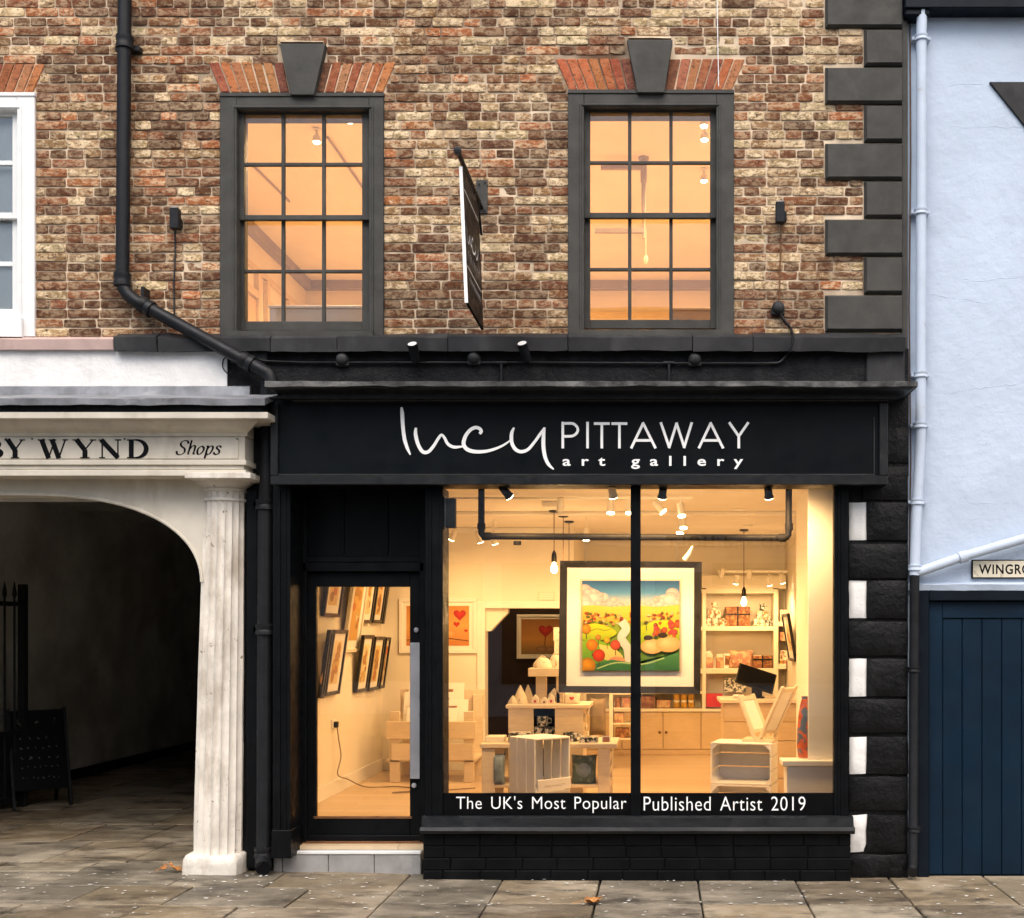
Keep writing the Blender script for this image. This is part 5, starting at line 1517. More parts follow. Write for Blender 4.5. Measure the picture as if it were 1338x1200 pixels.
def hearts_art(a, r):
    x0, y0, x1, y1 = r
    a.rect(x0, y0, x1, (y0 + y1) / 2, (.58, .22, .05), (.66, .34, .09)); a.rect(x0, (y0 + y1) / 2, x1, y1, (.66, .34, .09), (.52, .19, .05))
    w, h = x1 - x0, y1 - y0
    for u, v, s in ((.52, .16, .06), (.85, .22, .10), (.60, .38, .04), (.80, .46, .05), (.95, .62, .03), (.48, .52, .05)):
        a.heart(x0 + u * w, y0 + v * h, s * w, (.60, .03, .02), (.36, .01, .01))
    a.ell(x0 + .40 * w, y0 + .66 * h, .10 * w, .14 * h, (.74, .42, .16), (.56, .24, .06)); a.ell(x0 + .68 * w, y0 + .70 * h, .13 * w, .10 * h, (.74, .46, .20), (.56, .24, .06))
    a.line([(x0, y0 + .86 * h), (x0 + .5 * w, y0 + .80 * h), (x1, y0 + .88 * h)], 1.2, (.14, .04, .02))
wall_picture('framed_picture', 'white-framed orange picture with small red hearts on the back wall', (521, 782, 623, 854, 0)[:4], YB1 - .035, MAT['trim'], 5, 5, hearts_art)
def heart_art(a, r):
    x0, y0, x1, y1 = r
    w, h = x1 - x0, y1 - y0
    a.rect(x0, y0, x1, y0 + .6 * h, (.30, .12, .03), (.66, .30, .06)); a.rect(x0, y0 + .6 * h, x1, y1, (.62, .28, .05), (.20, .13, .04))
    a.line([(x0 + .58 * w, y0 + .42 * h), (x0 + .56 * w, y0 + .78 * h)], 1.2, (.10, .03, .01))
    a.heart(x0 + .58 * w, y0 + .33 * h, .17 * w, (.62, .03, .02), (.32, .01, .01))
    a.ell(x0 + .5 * w, y0 + .86 * h, .16 * w, .09 * h, (.40, .22, .10), (.22, .10, .04)); a.ell(x0 + .72 * w, y0 + .87 * h, .16 * w, .09 * h, (.40, .22, .10), (.22, .10, .04))
wall_picture('framed_picture', 'white-framed picture of one red heart balloon on the dark wall through the opening', (675, 803, 742, 861), 7.36, MAT['trim'], 3.5, 2.5, heart_art)
# framed prints leaning out from the left wall, seen at a slant through the door
def side_print(Y0, Y1, z0, z1, label, fm, kind, tilt=R(8), side=-1):
    t = thing('framed_print', label, 'framed print', ((XLW if side < 0 else XRW), (Y0 + Y1) / 2, z0), 'framed prints along the side walls')
    X = XLW + .012 if side < 0 else XRW - .012
    mx = Matrix.Translation((X, 0, z0)) @ Matrix.Rotation(tilt if side < 0 else -tilt, 4, 'Y')
    s = 1 if side < 0 else -1
    h = z1 - z0
    fw = .035
    def sb(m, x0, x1, ya, yb, za, zb): m.box((min(s*x0, s*x1), ya, za), (max(s*x0, s*x1), yb, zb))
    m = MB(mx)
    sb(m, 0, .035, Y0, Y0 + fw, 0, h); sb(m, 0, .035, Y1 - fw, Y1, 0, h); sb(m, 0, .0345, Y0 + fw, Y1 - fw, 0, fw); sb(m, 0, .0345, Y0 + fw, Y1 - fw, h - fw, h)
    m.build('frame', fm, t, bevel=.003)
    m = MB(mx); sb(m, .003, .018, Y0 + fw * .8, Y1 - fw * .8, fw * .8, h - fw * .8)
    m.build('mount', MAT['whitecard'], t)
    mw = .16 * (Y1 - Y0)
    def mp(x, y, k): return mx @ Vector((s * (.0195 + k), x, y))
    a = Art(0, mp)
    ya, yb, za, zb = Y0 + fw + mw, Y1 - fw - mw, fw + mw * .9, h - fw - mw * .9
    c0 = {0: (.68, .48, .20), 1: (.70, .56, .30), 2: (.58, .34, .10)}[kind]
    a.rect(ya, za, yb, zb, c0, tuple(min(1, q * 1.25) for q in c0))
    random.seed(int(Y0 * 100) + int(z0 * 10))
    for _ in range(14):
        c = random.choice([(.52, .26, .06), (.72, .60, .34), (.40, .20, .06), (.66, .42, .10), (.60, .18, .05)])
        r = random.uniform(.02, .07)
        a.ell(random.uniform(ya + r, yb - r), random.uniform(za + r, zb - r), r, r * .8, c, tuple(q * .7 for q in c), 14)
    a.build('picture', t)
def wy(px): return (XLW - CX) * F / (px - VX) + CY
zz2 = lambda py, Y: CZ - (py - VY) / F * (Y - CY)
bf = MAT['blackframe']
ivf = MAT['ivory']
for (pa, pb, ta, tb, lab, fm, kind) in (
    (417, 438, 700, 806, 'black-framed print at the left of the upper row on the left wall', bf, 0),
    (444, 464, 690, 852, 'tall ivory-framed golden print on the left wall seen through the door', ivf, 2),
    (467, 480, 730, 814, 'third black-framed print from the door in the upper row', bf, 1),
    (482, 493.5, 735, 814, 'fourth black-framed print from the door in the upper row', bf, 0),
    (495, 500, 740, 815, 'last black-framed print of the upper row by the corner', bf, 1),
    (413, 417.5, 822, 912, 'nearest black-framed print of the lower row at the glass edge', bf, 1),
    (419, 438, 822, 908, 'second black-framed print of the lower row on the left wall', bf, 1),
    (460, 474, 829, 904, 'third black-framed print of the lower row, dark edge toward the door', bf, 1),
    (476, 489, 831, 902, 'fourth black-framed print of the lower row on the left wall', bf, 0),
    (491, 499.5, 832, 899, 'last black-framed print of the lower row by the corner', bf, 1)):
    Ya, Yb = wy(pa), wy(pb)
    Ym = (Ya + Yb) / 2
    side_print(Ya, min(Yb, 4.70), zz2(tb, Ym), zz2(ta, Ym), lab, fm, kind)
side_print(5.35, 6.0, 1.42, 2.0, 'dark-framed print leaning out from the right wall beside the shelves', bf, 1, R(9), 1)
side_print(3.6, 4.3, 1.9, 2.55, 'dark-framed print high on the right wall near the window', bf, 0, R(7), 1)
# wall vent, socket and cable
vt = thing('wall_vent', 'small cream air vent above the dark opening', 'vent', W(714, 785, YB1))
part('grille', [(703, 773.5, 725, 784.5, YB1 - .015, YB1 + .01)], MAT['ivory'], .003, vt)
for k in range(3): part('slot', [(705, 775.8 + k * 3, 723, 777 + k * 3, YB1 - .0165, YB1 - .01)], MAT['trim'], 0, vt)
Ys = wy(435)
sk = thing('wall_socket', 'white double socket with black plug on the left wall', 'socket', (XLW, Ys, zz2(950, Ys)))
MB().box((XLW, Ys - .07, zz2(952, Ys)), (XLW + .012, Ys + .07, zz2(940, Ys))).build('face_plate', MAT['trim'], sk, bevel=.003)
MB().box((XLW + .012, Ys - .02, zz2(951, Ys)), (XLW + .05, Ys + .03, zz2(943, Ys))).build('plug', MAT['plastic'], sk, bevel=.006)
zc = zz2(950, Ys)
cab = MB().tube(spline([(XLW + .04, Ys, zc), (XLW + .05, Ys + .02, zc - .12), (XLW + .05, Ys + .1, zc - .3), (XLW + .06, Ys - .05, zc - .45), (XLW + .08, Ys + .25, FZ + .12), (XLW + .2, Ys + .5, FZ + .012), (XLW + .5, Ys + .55, FZ + .01), (XLW + .8, Ys + .3, FZ + .01), (XLW + .55, Ys + .1, FZ + .01), (XLW + .9, Ys + .2, FZ + .01), (XLW + 1.3, Ys + .45, FZ + .01)], 6), .006, 6).build('power_cable', MAT['taupe'])
tag(cab, 'thin cable trailing from the wall socket across the shop floor', 'cable')

# ================================================================== SHOP FURNITURE
def boards(t, rects, mat, bevel=.004, name='board'):
    for r in rects: MB().bp(*r).build(name, MAT[mat], t, bevel=bevel)
# print browser against the back wall
t = thing('print_rack', 'pale wooden print rack with mounted prints by the back wall', 'print rack', (WX(560, 3.7), 3.9, FZ))
y = 3.7
for px in (509, 606):
    for yy in (y, y + .6):
        a, b = WX(px, y), WX(px + 13, y)
        MB().box((a, yy, FZ), (b, yy + .05, WZ(930, y) if yy == y else WZ(912, y))).build('leg', MAT['palewood'], t, bevel=.004)
boards(t, [(504, 943, 622, 966, y - .03, y - .005), (511, 972, 618, 994, y - .028, y - .004)], 'palewood')
a, b = WX(505, y), WX(621, y)
MB().box((a, y, WZ(996, y)), (b, y + .6, WZ(992, y))).build('tray', MAT['palewood'], t, bevel=.003)
MB().box((a, y + .652, WZ(945, y)), (b, y + .68, WZ(905, y))).build('back_board', MAT['palewood'], t, bevel=.003)
for k, (px0, px1, pt) in enumerate(((532, 605, 893), (526, 600, 905), (536, 610, 915), (530, 596, 926))):
    yy = y + .5 - k * .13
    o = MB().add([W(px0, 950, yy), W(px1, 950, yy), W(px1, pt, yy) + Vector((0, .1, 0)), W(px0, pt, yy) + Vector((0, .1, 0))] + [q + Vector((0, .012, 0)) for q in (W(px0, 950, yy), W(px1, 950, yy), W(px1, pt, yy) + Vector((0, .1, 0)), W(px0, pt, yy) + Vector((0, .1, 0)))], [(0,1,2,3), (4,5,6,7), (0,1,5,4), (1,2,6,5), (2,3,7,6), (3,0,4,7)]).build('mounted_print', MAT['whitecard'])
    tag(o, ('mounted print standing rearmost in the print rack', 'mounted print second from the back in the print rack', 'mounted print third from the back in the print rack', 'mounted print at the front of the print rack')[k], 'print', 'mounted prints in the rack')
    MB().add([W(px0 + 16, pt + 16, yy - .004), W(px1 - 14, pt + 16, yy - .004), W(px1 - 14, pt + 8, yy - .004) + Vector((0, .07, 0)), W(px0 + 16, pt + 8, yy - .004) + Vector((0, .07, 0))], [(0, 1, 2, 3)]).build('picture', MAT['brownbox'], o)

# tiered display table in the middle
t = thing('display_table', 'pale wooden tiered display unit crowded with gifts in the middle of the shop', 'table', (WX(715, 2.1), 2.1, FZ))
y = 1.95
X = lambda px: WX(px, y)
Z = lambda py: WZ(py, y)
MB().box((X(661), y - .02, Z(926)), (X(771), y + .55, Z(921))).build('top', MAT['palewood'], t, bevel=.005)
MB().box((X(664), y, FZ), (X(697), y + .03, Z(926))).build('front_panel', MAT['palewood'], t, bevel=.003)
MB().box((X(725), y, FZ), (X(762), y + .03, Z(926))).build('front_panel', MAT['palewood'], t, bevel=.003)
MB().box((X(664), y + .03, FZ), (X(667), y + .52, Z(926))).build('side_panel', MAT['palewood'], t, bevel=.003)
MB().box((X(759), y + .03, FZ), (X(762), y + .52, Z(926))).build('side_panel', MAT['palewood'], t, bevel=.003)
MB().box((X(667), y + .50, FZ), (X(759), y + .52, Z(926))).build('back_panel', MAT['darkroom'], t)
MB().box((X(667), y + .03, Z(966)), (X(759), y + .50, Z(963))).build('shelf', MAT['palewood'], t)
t2 = thing('pedestal_shelf', 'small wooden pedestal shelf standing on the tiered display unit', 'shelf', W(705, 921, y + .2))
MB().box((X(697), y + .2, Z(921)), (X(711), y + .28, Z(885))).build('post', MAT['palewood'], t2, bevel=.003)
MB().box((X(724), y + .2, Z(921)), (X(734), y + .28, Z(885))).build('post', MAT['palewood'], t2, bevel=.003)
MB().box((X(688), y + .12, Z(885)), (X(748), y + .36, Z(874))).build('plate', MAT['palewood'], t2, bevel=.004)
# gifts on it
def bag(px, py, w, h, Y, mat, name, label, cat, squash=.7, group=None):
    c = W(px, py, Y)
    ww = w / F * (Y - CY); hh = h / F * (Y - CY)
    t = thing(name, label, cat, c, group)
    m = MB()
    n, H = 16, 8
    vs = []
    for j in range(H + 1):
        v = j / H
        r = (.5 * (1 - v ** 2.2) ** .5 if v < 1 else .02) * (1 if j else .93)
        for i in range(n):
            a = 2 * math.pi * i / n
            nn = noise.noise_vector(Vector((px + math.cos(a), math.sin(a), v * 3)))
            vs.append(c + Vector((math.cos(a) * r * ww + nn.x * .006, math.sin(a) * r * ww * squash, v * hh + nn.z * .005 * (j > 0))))
    m.add(vs, [(j*n+i, j*n+(i+1) % n, (j+1)*n+(i+1) % n, (j+1)*n+i) for j in range(H) for i in range(n)] + [tuple(range(n-1, -1, -1)), tuple(range(H*n, (H+1)*n))])
    m.build('body', MAT[mat], t, sharp=60)
    MB().tube([c + Vector((-ww * .2, -ww * .1, hh * .95)), c + Vector((0, -ww * .1, hh * 1.12)), c + Vector((ww * .2, -ww * .1, hh * .95))], .006, 6).build('loop', MAT[mat], t)
    return t
bag(709, 874, 26, 15, y + .24, 'dotted', 'fabric_doorstop', 'dotted cream fabric bundle on the pedestal shelf', 'ornament')
bag(727, 874, 20, 20, y + .26, 'dotted', 'fabric_doorstop', 'dotted cream fabric bundle at the right of the pedestal shelf', 'ornament')
for k, (a, b, c2, d, lab) in enumerate(((724, 838, 737, 855, 'lower of two white spotted gift boxes above the pedestal shelf'), (723, 820, 736, 838, 'upper of two white spotted gift boxes above the pedestal shelf'))):
    o = MB().bp(a, b, c2, d, y + .24, y + .36).build('gift_box', MAT['dotted'], bevel=.004); tag(o, lab, 'box', 'spotted gift boxes')
def gnome(px, py, w, h, Y, label):
    c = W(px, py, Y); k = (Y - CY) / F
    t = thing('fabric_gnome', label, 'ornament', c, 'cone-shaped fabric ornaments')
    MB().lathe([(w*k*.5, 0), (w*k*.52, h*k*.12), (w*k*.42, h*k*.4), (w*k*.22, h*k*.75), (w*k*.05, h*k), (.002, h*k*1.01)], c, 14).build('body', MAT['fabric'], t)
    MB().ball(c + Vector((0, -w*k*.45, h*k*.3)), w*k*.1, 8).build('nose', MAT['palewood'], t)
gnome(680, 921, 19, 25, y + .18, 'tallest cream cone-shaped ornament at the left of the display top')
gnome(690, 921, 15, 26, y + .28, 'second cream cone-shaped ornament on the display top')
gnome(670, 921, 13, 12, y + .12, 'small cream cone-shaped ornament at the left corner of the display top')
def house(px, py, w, h, Y, label, heart=False):
    k = (Y - CY) / F; c = W(px, py, Y); a, b = w * k / 2, h * k
    t = thing('ornament_house', label, 'ornament', c, 'little house ornaments')
    MB().prism([(c.x - a, c.z), (c.x + a, c.z), (c.x + a, c.z + b * .6), (c.x, c.z + b), (c.x - a, c.z + b * .6)], Y, Y + .06).build('body', MAT['ivory'], t, bevel=.002)
    MB().bp(px - w * .16, py - h * .45, px + w * .16, py - h * .2, Y - .003, Y + .001).build('window', MAT['red'] if heart else MAT['timber'], t)
house(699, 921, 9, 13, y + .06, 'small ivory house ornament with red window at the left', True)
house(711, 921, 9, 10, y + .05, 'small ivory house ornament beside the pedestal post')
house(720, 921, 9, 14, y + .06, 'small ivory house ornament with red window in the middle', True)
house(724, 921, 15, 22, y + .20, 'taller ivory house ornament behind the small houses')
def cushion(px, py, w, h, Y, mat, label, heart=None, lean=0, d=.11):
    """stuffed square cushion: pillow-shaped solid"""
    k = (Y - CY) / F; c = W(px, py, Y)
    t = thing('cushion', label, 'cushion', c)
    N = 10
    vs = []
    mx = Matrix.Translation(c) @ Matrix.Rotation(lean, 4, 'X')
    m = MB(mx)
    def put(sg):
        out = []
        for j in range(N + 1):
            for i in range(N + 1):
                u, v = -1 + 2 * i / N, -1 + 2 * j / N
                pin = 1 - .10 * (1 - abs(u)) * abs(v) ** 2
                th = d / 2 * ((1 - u ** 4) * (1 - v ** 4)) ** .6
                out.append((u * w * k / 2 * (1 - .07 * (1 - v * v) * abs(u)), sg * th, h * k / 2 + v * h * k / 2 * (1 - .07 * (1 - u * u) * abs(v))))
        return out
    q = lambda i, j: j * (N + 1) + i
    fs = [(q(i, j), q(i+1, j), q(i+1, j+1), q(i, j+1)) for i in range(N) for j in range(N)]
    m.add(put(-1), fs); m.add(put(1), [f[::-1] for f in fs])
    m.build('cover', MAT[mat], t, sharp=70)
    return t, mx, k
def cushion_disc(t, mx, k, w, h, r, mat, d=.11):
    MB(mx).lathe([(r, -d * .47), (r * .9, -d * .50), (.003, -d * .52)], (0, 0, h * k / 2), 20, 'y').build('motif', MAT[mat], t)
t_, mx_, k_ = cushion(747, 922, 22, 17, y + .12, 'fabric', 'cream cushion with a red heart on the display top', lean=R(-25), d=.06)
m = MB(mx_)
pts = [(.022 * math.sin(a) ** 3, .020 * (.81 * math.cos(a) - .31 * math.cos(2*a) - .12 * math.cos(3*a))) for a in [2 * math.pi * i / 20 for i in range(20)]]
m.add([(x, -.036, .055 + z) for x, z in pts], [tuple(range(20))]); m.build('heart_motif', MAT['red'], t_)
def mug(px, py, w, h, Y, mat, label, group, handle=1):
    k = (Y - CY) / F; c = W(px, py, Y); r, hh = w * k / 2, h * k
    t = thing('mug', label, 'mug', c, group)
    MB().lathe([(r * .86, 0), (r * .96, .004), (r, hh * .5), (r, hh), (r * .9, hh), (r * .88, hh * .12), (.003, hh * .1)], c, 18).build('cup', MAT[mat], t)
    MB().tube([c + Vector((handle * r * .95, 0, hh * .8)), c + Vector((handle * r * 1.45, 0, hh * .75)), c + Vector((handle * r * 1.5, 0, hh * .4)), c + Vector((handle * r * .95, 0, hh * .25))], .006, 8).build('handle', MAT[mat], t)
mug(709, 949, 15, 13, y + .10, 'ceramic2', 'top mug of three in the dark niche of the display unit', 'dark patterned mugs in the niche')
mug(702, 963, 14, 13, y + .10, 'ceramic2', 'lower left mug in the dark niche of the display unit', 'dark patterned mugs in the niche')
mug(717, 963, 14, 13, y + .10, 'ceramic2', 'lower right mug in the dark niche of the display unit', 'dark patterned mugs in the niche')
# hearts hung on the side of the unit
for k, (px, py) in enumerate(((764, 938), (768, 930), (766, 950), (768, 960))):
    o = MB().ball(W(px, py, y + .1), .035, 10, (.35, 1, 1)).build('hanging_heart', MAT['dotted'])
    tag(o, ('upper', 'topmost', 'lower', 'lowest')[k] + ' dotted fabric heart on the right side of the display unit', 'ornament', 'fabric hearts on the display unit')
# low table in front
t = thing('low_table', 'low pale wooden table in front of the tiered unit', 'table', (WX(715, 1.2), 1.3, FZ))
y = 1.15
MB().box((X(0) if 0 else WX(627, y), y, WZ(978, y)), (WX(806, y), y + .6, WZ(972, y))).build('top', MAT['palewood'], t, bevel=.005)
MB().box((WX(629, y), y + .02, FZ), (WX(646, y), y + .58, WZ(978, y))).build('leg_panel', MAT['palewood'], t, bevel=.004)
MB().box((WX(781, y), y + .02, FZ), (WX(797, y), y + .06, WZ(978, y))).build('leg_panel', MAT['palewood'], t, bevel=.004)
MB().box((WX(781, y), y + .52, FZ), (WX(797, y), y + .58, WZ(978, y))).build('leg_panel', MAT['palewood'], t, bevel=.004)
for py in (990, 1008, 1026): MB().box((WX(792, y), y + .06, WZ(py + 8, y)), (WX(796, y), y + .52, WZ(py, y))).build('side_slat', MAT['palewood'], t, bevel=.003)
MB().box((WX(646, y), y + .02, WZ(1030, y)), (WX(781, y), y + .58, WZ(1026, y))).build('lower_shelf', MAT['palewood'], t, bevel=.003)
for (a, b, c, d, lab, mt) in ((634, 963, 658, 972, 'small cream boxed set at the left of the low table', 'ivory'), (664, 958, 692, 972, 'open patterned card box on the low table behind the crate', 'ceramic2'), (757, 964, 781, 972, 'boxed pair of patterned mugs at the right of the low table', 'ceramic2')):
    o = MB().bp(a, b, c, d, y + .1, y + .3).build('gift_box', MAT[mt], bevel=.004); tag(o, lab, 'box')
mug(745, 972, 19, 15, y + .2, 'ceramic2', 'patterned mug standing on the low table', None)
t_, mx_, k_ = cushion(763, 1028, 33, 42, y + .10, 'greencush', 'dark green cushion with a pale round motif under the low table', lean=R(-10))
cushion_disc(t_, mx_, k_, 33, 42, .062, 'bluecush')
cushion(652, 1028, 16, 44, y + .05, 'bluecush', 'blue grey cushion squeezed beside the left leg of the low table')
t_, _, _ = cushion(781, 962, 22, 50, 3.0, 'taupe', 'taupe cushion leaning behind the big picture', lean=R(-6))
# whitewashed slatted crate in front
def crate(c, rz, w, d, h, label, opened='front', inner=True, slatdir='v'):
    """apple crate; w along local x, d along local y, open toward local -y"""
    t = thing('wooden_crate', label, 'crate', c, 'whitewashed wooden crates')
    mx = Matrix.Translation(c) @ Matrix.Rotation(rz, 4, 'Z')
    mat, matv = MAT['whitewood'], MAT['whitewoodv']
    B = lambda nm, a, b, mt=mat: MB(mx).box(a, b).build(nm, mt, t, bevel=.003)
    x0, x1 = -w / 2, w / 2
    th = .014
    n = 3
    sl = h / n
    for s in (x0, x1 - th):                                       # end walls
        for k in range(n):
            a = k * d / n
            B('slat', (s, a + .008, 0), (s + th, a + d / n - .008, h), matv) if slatdir == 'v' else B('slat', (s, 0, k * sl + .004), (s + th, d, (k + 1) * sl - .004))
    for k in range(n):                                            # back
        a = x0 + th + k * (w - 2 * th) / n
        B('slat', (a + .008, d - th, 0), (a + (w - 2 * th) / n - .008, d, h), matv) if slatdir == 'v' else B('slat', (x0 + th, d - th, k * sl + .004), (x1 - th, d, (k + 1) * sl - .004))
    for z in (0, h - th):                                         # top and bottom boards
        for k in range(2): B('board', (x0 + th, k * d / 2 + .003, z), (x1 - th, (k + 1) * d / 2 - .003 - (th if k else 0), z + th))
    if inner:
        for sx, sz in ((1, 1), (1, -1), (-1, 1), (-1, -1)):           # triangular corner posts at the mouth
            zc = th if sz < 0 else h - th
            xc = x0 + th if sx < 0 else x1 - th
            q = .045
            MB(mx).prism([(xc, zc), (xc - sx * q, zc), (xc, zc - sz * q)], .006, d - th - .002).build('corner_post', mat, t)
    return t, mx
cc = W(699, 1035, .55) + Vector((.13, .125, 0)); cc.z = WZ(966, .55) - .44
t, mx = crate(cc + Vector((0, .0, 0)), R(44), .36, .34, .44, 'whitewashed slatted crate standing on end at the left of the display window', inner=False)
MB(mx).box((-.165, -.018, .03), (.165, -.001, .12)).build('sign_plank', MAT['whitewood'], t, bevel=.003)
m = MB(mx)
def scr(pts):
    q = spline(pts, 4)
    for (xa, za), (xb, zb) in zip(q, q[1:]):
        m.add([(xa, -.0186, za - .002), (xb, -.0186, zb - .002), (xb, -.0186, zb + .002), (xa, -.0186, za + .002)], [(0, 1, 2, 3)])
scr([(-.10, .095), (-.10, .06), (-.085, .075), (-.07, .06), (-.055, .075), (-.06, .06), (-.04, .072), (-.035, .045), (-.02, .07), (0, .06), (.012, .075), (.03, .06), (.05, .076), (.06, .06), (.08, .075), (.10, .068)])
m.build('plank_writing', MAT['taupe'], t)
cdz = thing('crate_stand', 'plain pale box under the slatted crate behind the window sill', 'box', (cc.x, .6, FZ))
MB(mx).box((-.18, .0, FZ - cc.z), (.18, .34, -.002)).build('body', MAT['palewood'], cdz, bevel=.004)
# stacked crates at the right with a V-shaped print browser
cr = Vector((WX(968, .95), .95, 0))
ztop = WZ(971, .95)
hh = (ztop - FZ) / 2
crate(Vector((cr.x, cr.y, FZ)), R(-14), .50, .34, hh - .002, 'lower whitewashed crate of the stack at the right of the display window', slatdir='h')
crate(Vector((cr.x, cr.y, FZ + hh)), R(-14), .50, .34, hh, 'upper whitewashed crate of the stack at the right of the display window', slatdir='h')
t = thing('print_browser', 'V-shaped pale wooden print browser on top of the stacked crates', 'print browser', Vector((cr.x + .1, cr.y + .15, ztop)))
base = Vector((cr.x + .13, cr.y + .06, ztop + .012))
for s, ln, a in ((-1, .40, R(24)), (1, .50, R(27))):
    mx = Matrix.Translation(base + Vector((s * .015, 0, 0))) @ Matrix.Rotation(R(-38), 4, 'Z') @ Matrix.Rotation(s * a, 4, 'Y')
    for yy in (0, .20): MB(mx).box((-.012, yy, 0), (.012, yy + .035, ln)).build('upright', MAT['palewood'], t, bevel=.003)
    for zz_ in (.06, ln - .05): MB(mx).box((-.010, .035, zz_), (.010, .20, zz_ + .035)).build('rail', MAT['palewood'], t, bevel=.003)
    MB(mx).box((-.004, .036, .096), (.004, .199, ln - .051)).build('panel', MAT['whitecard'], t)
MB(Matrix.Translation(base) @ Matrix.Rotation(R(-14), 4, 'Z')).box((-.12, -.0, -.012), (.14, .24, .012)).build('foot', MAT['palewood'], t, bevel=.003)
# till counter clad with horizontal boards
t = thing('till_counter', 'honey-coloured shop counter clad with horizontal boards', 'counter', (WX(990, 2.7), 2.8, FZ))
y = 2.6
xa, xb = WX(946, y), XRW - .02
MB().box((xa + .02, y + .02, FZ), (xb, y + .55, WZ(919, y))).build('carcass', MAT['honey'], t)
zt_, n = WZ(919, y), 5
for k in range(n):
    z0 = FZ + (zt_ - FZ) * k / n; z1 = FZ + (zt_ - FZ) * (k + 1) / n
    MB().box((xa, y, z0 + .003), (xb, y + .02, z1 - .003)).build('board', MAT['honey'], t, bevel=.003)
    MB().box((xa, y + .02, z0 + .003), (xa + .02, y + .55, z1 - .003)).build('board', MAT['honey'], t, bevel=.003)
MB().box((xa - .04, y - .03, zt_), (xb, y + .58, zt_ + .035)).build('top', MAT['palewood'], t, bevel=.005)
t = thing('till_screen', 'black touchscreen till tilted on the counter', 'till', W(985, 915, 2.85))
c = W(985, 914, 2.8); c.z = zt_ + .035
MB().box((c.x - .07, c.y - .06, c.z), (c.x + .10, c.y + .10, c.z + .02)).build('foot', MAT['plastic'], t, bevel=.005)
MB().box((c.x - .02, c.y - .02, c.z + .02), (c.x + .08, c.y + .05, c.z + .12)).build('stand', MAT['plastic'], t, bevel=.006)
P = [W(957, 868, 2.75), W(990, 867, 2.75), W(1009, 902, 2.70), W(997, 903, 2.62), W(952, 886, 2.62)]
mx = Matrix.Translation(Vector((c.x + .02, c.y, c.z + .19))) @ Matrix.Rotation(R(18), 4, 'Y') @ Matrix.Rotation(R(-38), 4, 'X')
MB(mx).box((-.19, -.012, -.12), (.19, .012, .12)).build('screen_case', MAT['plastic'], t, bevel=.008)
MB(mx).box((-.175, -.0135, -.105), (.175, -.0125, .105)).build('screen_glass', MAT['ink'], t)
# back cupboards and shelving
t = thing('shelving_unit', 'cream built-in cupboards and open shelves along the back wall', 'shelving', (WX(930, 6.5), 6.6, FZ))
y = 6.35
xl, xr = oR + .1, XRW - .02
zc_ = WZ(927, y)
MB().box((xl, y + .03, FZ), (WX(950, y), YB2, zc_ - .03)).build('cupboard', MAT['honey'], t)
for a, b in ((760, 812), (813, 866), (867, 915.5), (916.5, 950)):
    MB().bp(a + .3, 931, b - .3, 979, y + .005, y + .03).build('cupboard_door', MAT['honey'], t, bevel=.003)
MB().bp(760, 979.6, 950, 986, y + .02, y + .05).build('plinth', MAT['honey'], t)
for px in (862, 870.5): MB().lathe([(.010, .0), (.016, -.008), (.018, -.018), (.010, -.024), (.002, -.025)], W(px, 957, y + .006), 12, 'y').build('knob', MAT['timber'], t)
MB().box((xl, y - .02, zc_ - .03), (WX(950, y), YB2, zc_)).build('worktop', MAT['ivory'], t, bevel=.004)
ys = 6.48
for px, w in ((920, 5), (1014, 6)): MB().box((WX(px - w/2, ys), ys, zc_), (WX(px + w/2, ys), YB2, WZ(770, ys))).build('upright', MAT['ivory'], t, bevel=.003)
MB().box((xl, ys, zc_), (xl + .04, YB2, WZ(770, ys))).build('upright', MAT['ivory'], t, bevel=.003)
for py, th in ((772, 7), (821.5, 6), (877, 7), (905, 4)):
    for (a, b) in ((xl + .04, WX(917.5, ys)), (WX(922.5, ys), WX(1011, ys)), (WX(1017, ys), xr)):
        if py == 905 and a != xl + .04: continue
        yy = py if a < WX(1012, ys) else py - 6
        MB().box((a, ys + .002, WZ(yy + th / 2, ys)), (b, YB2, WZ(yy - th / 2, ys))).build('shelf', MAT['ivory'], t, bevel=.003)
MB().box((WX(917, ys), ys - .01, WZ(768.5, ys)), (xr, YB2, WZ(752, ys))).build('pelmet', MAT['ivory'], t, bevel=.004)
yg = ys + .08
G = 'mugs on the top shelf'
for k, (px, py) in enumerate(((925, 818.5), (934, 818.5), (943, 818.5), (928.5, 808), (938, 808), (933, 797.5))):
    mug(px, py, 8, 10.3, yg, 'ceramic', ('left', 'middle', 'right', 'left', 'right', 'topmost')[k] + (' mug in the bottom row of', ' mug in the second row of', ' mug on')[(k > 2) + (k > 4)] + ' the cream mug pyramid on the top shelf', 'pyramid of cream mugs')
for k, (px, py) in enumerate(((988, 818.5), (996, 818.5), (1004, 818.5), (992, 808.5), (1000, 808.5), (996, 798.5))):
    mug(px, py, 7.5, 9.8, yg, 'ceramic2' if k % 3 == 2 else 'ceramic', ('left', 'middle', 'right', 'left', 'right', 'topmost')[k] + (' mug in the bottom row of', ' mug in the second row of', ' mug on')[(k > 2) + (k > 4)] + ' the patterned mug pyramid on the top shelf', 'pyramid of patterned mugs')
def ribbon_box(a, b, c, d, Y, mat, label, ribbon=True):
    t = thing('gift_box', label, 'gift box', W((a + c) / 2, d, Y))
    MB().bp(a, b, c, d, Y, Y + .18).build('box', MAT[mat], t, bevel=.004)
    if ribbon:
        mx_, my_ = (a + c) / 2, (b * .45 + d * .55)
        MB().bp(mx_ - 1, b - .3, mx_ + 1, d, Y - .004, Y + .181).build('ribbon', MAT['plastic'], t)
        MB().bp(a - .3, my_ - 5, c + .3, my_ - 3, Y - .005, Y + .182).build('ribbon', MAT['plastic'], t)
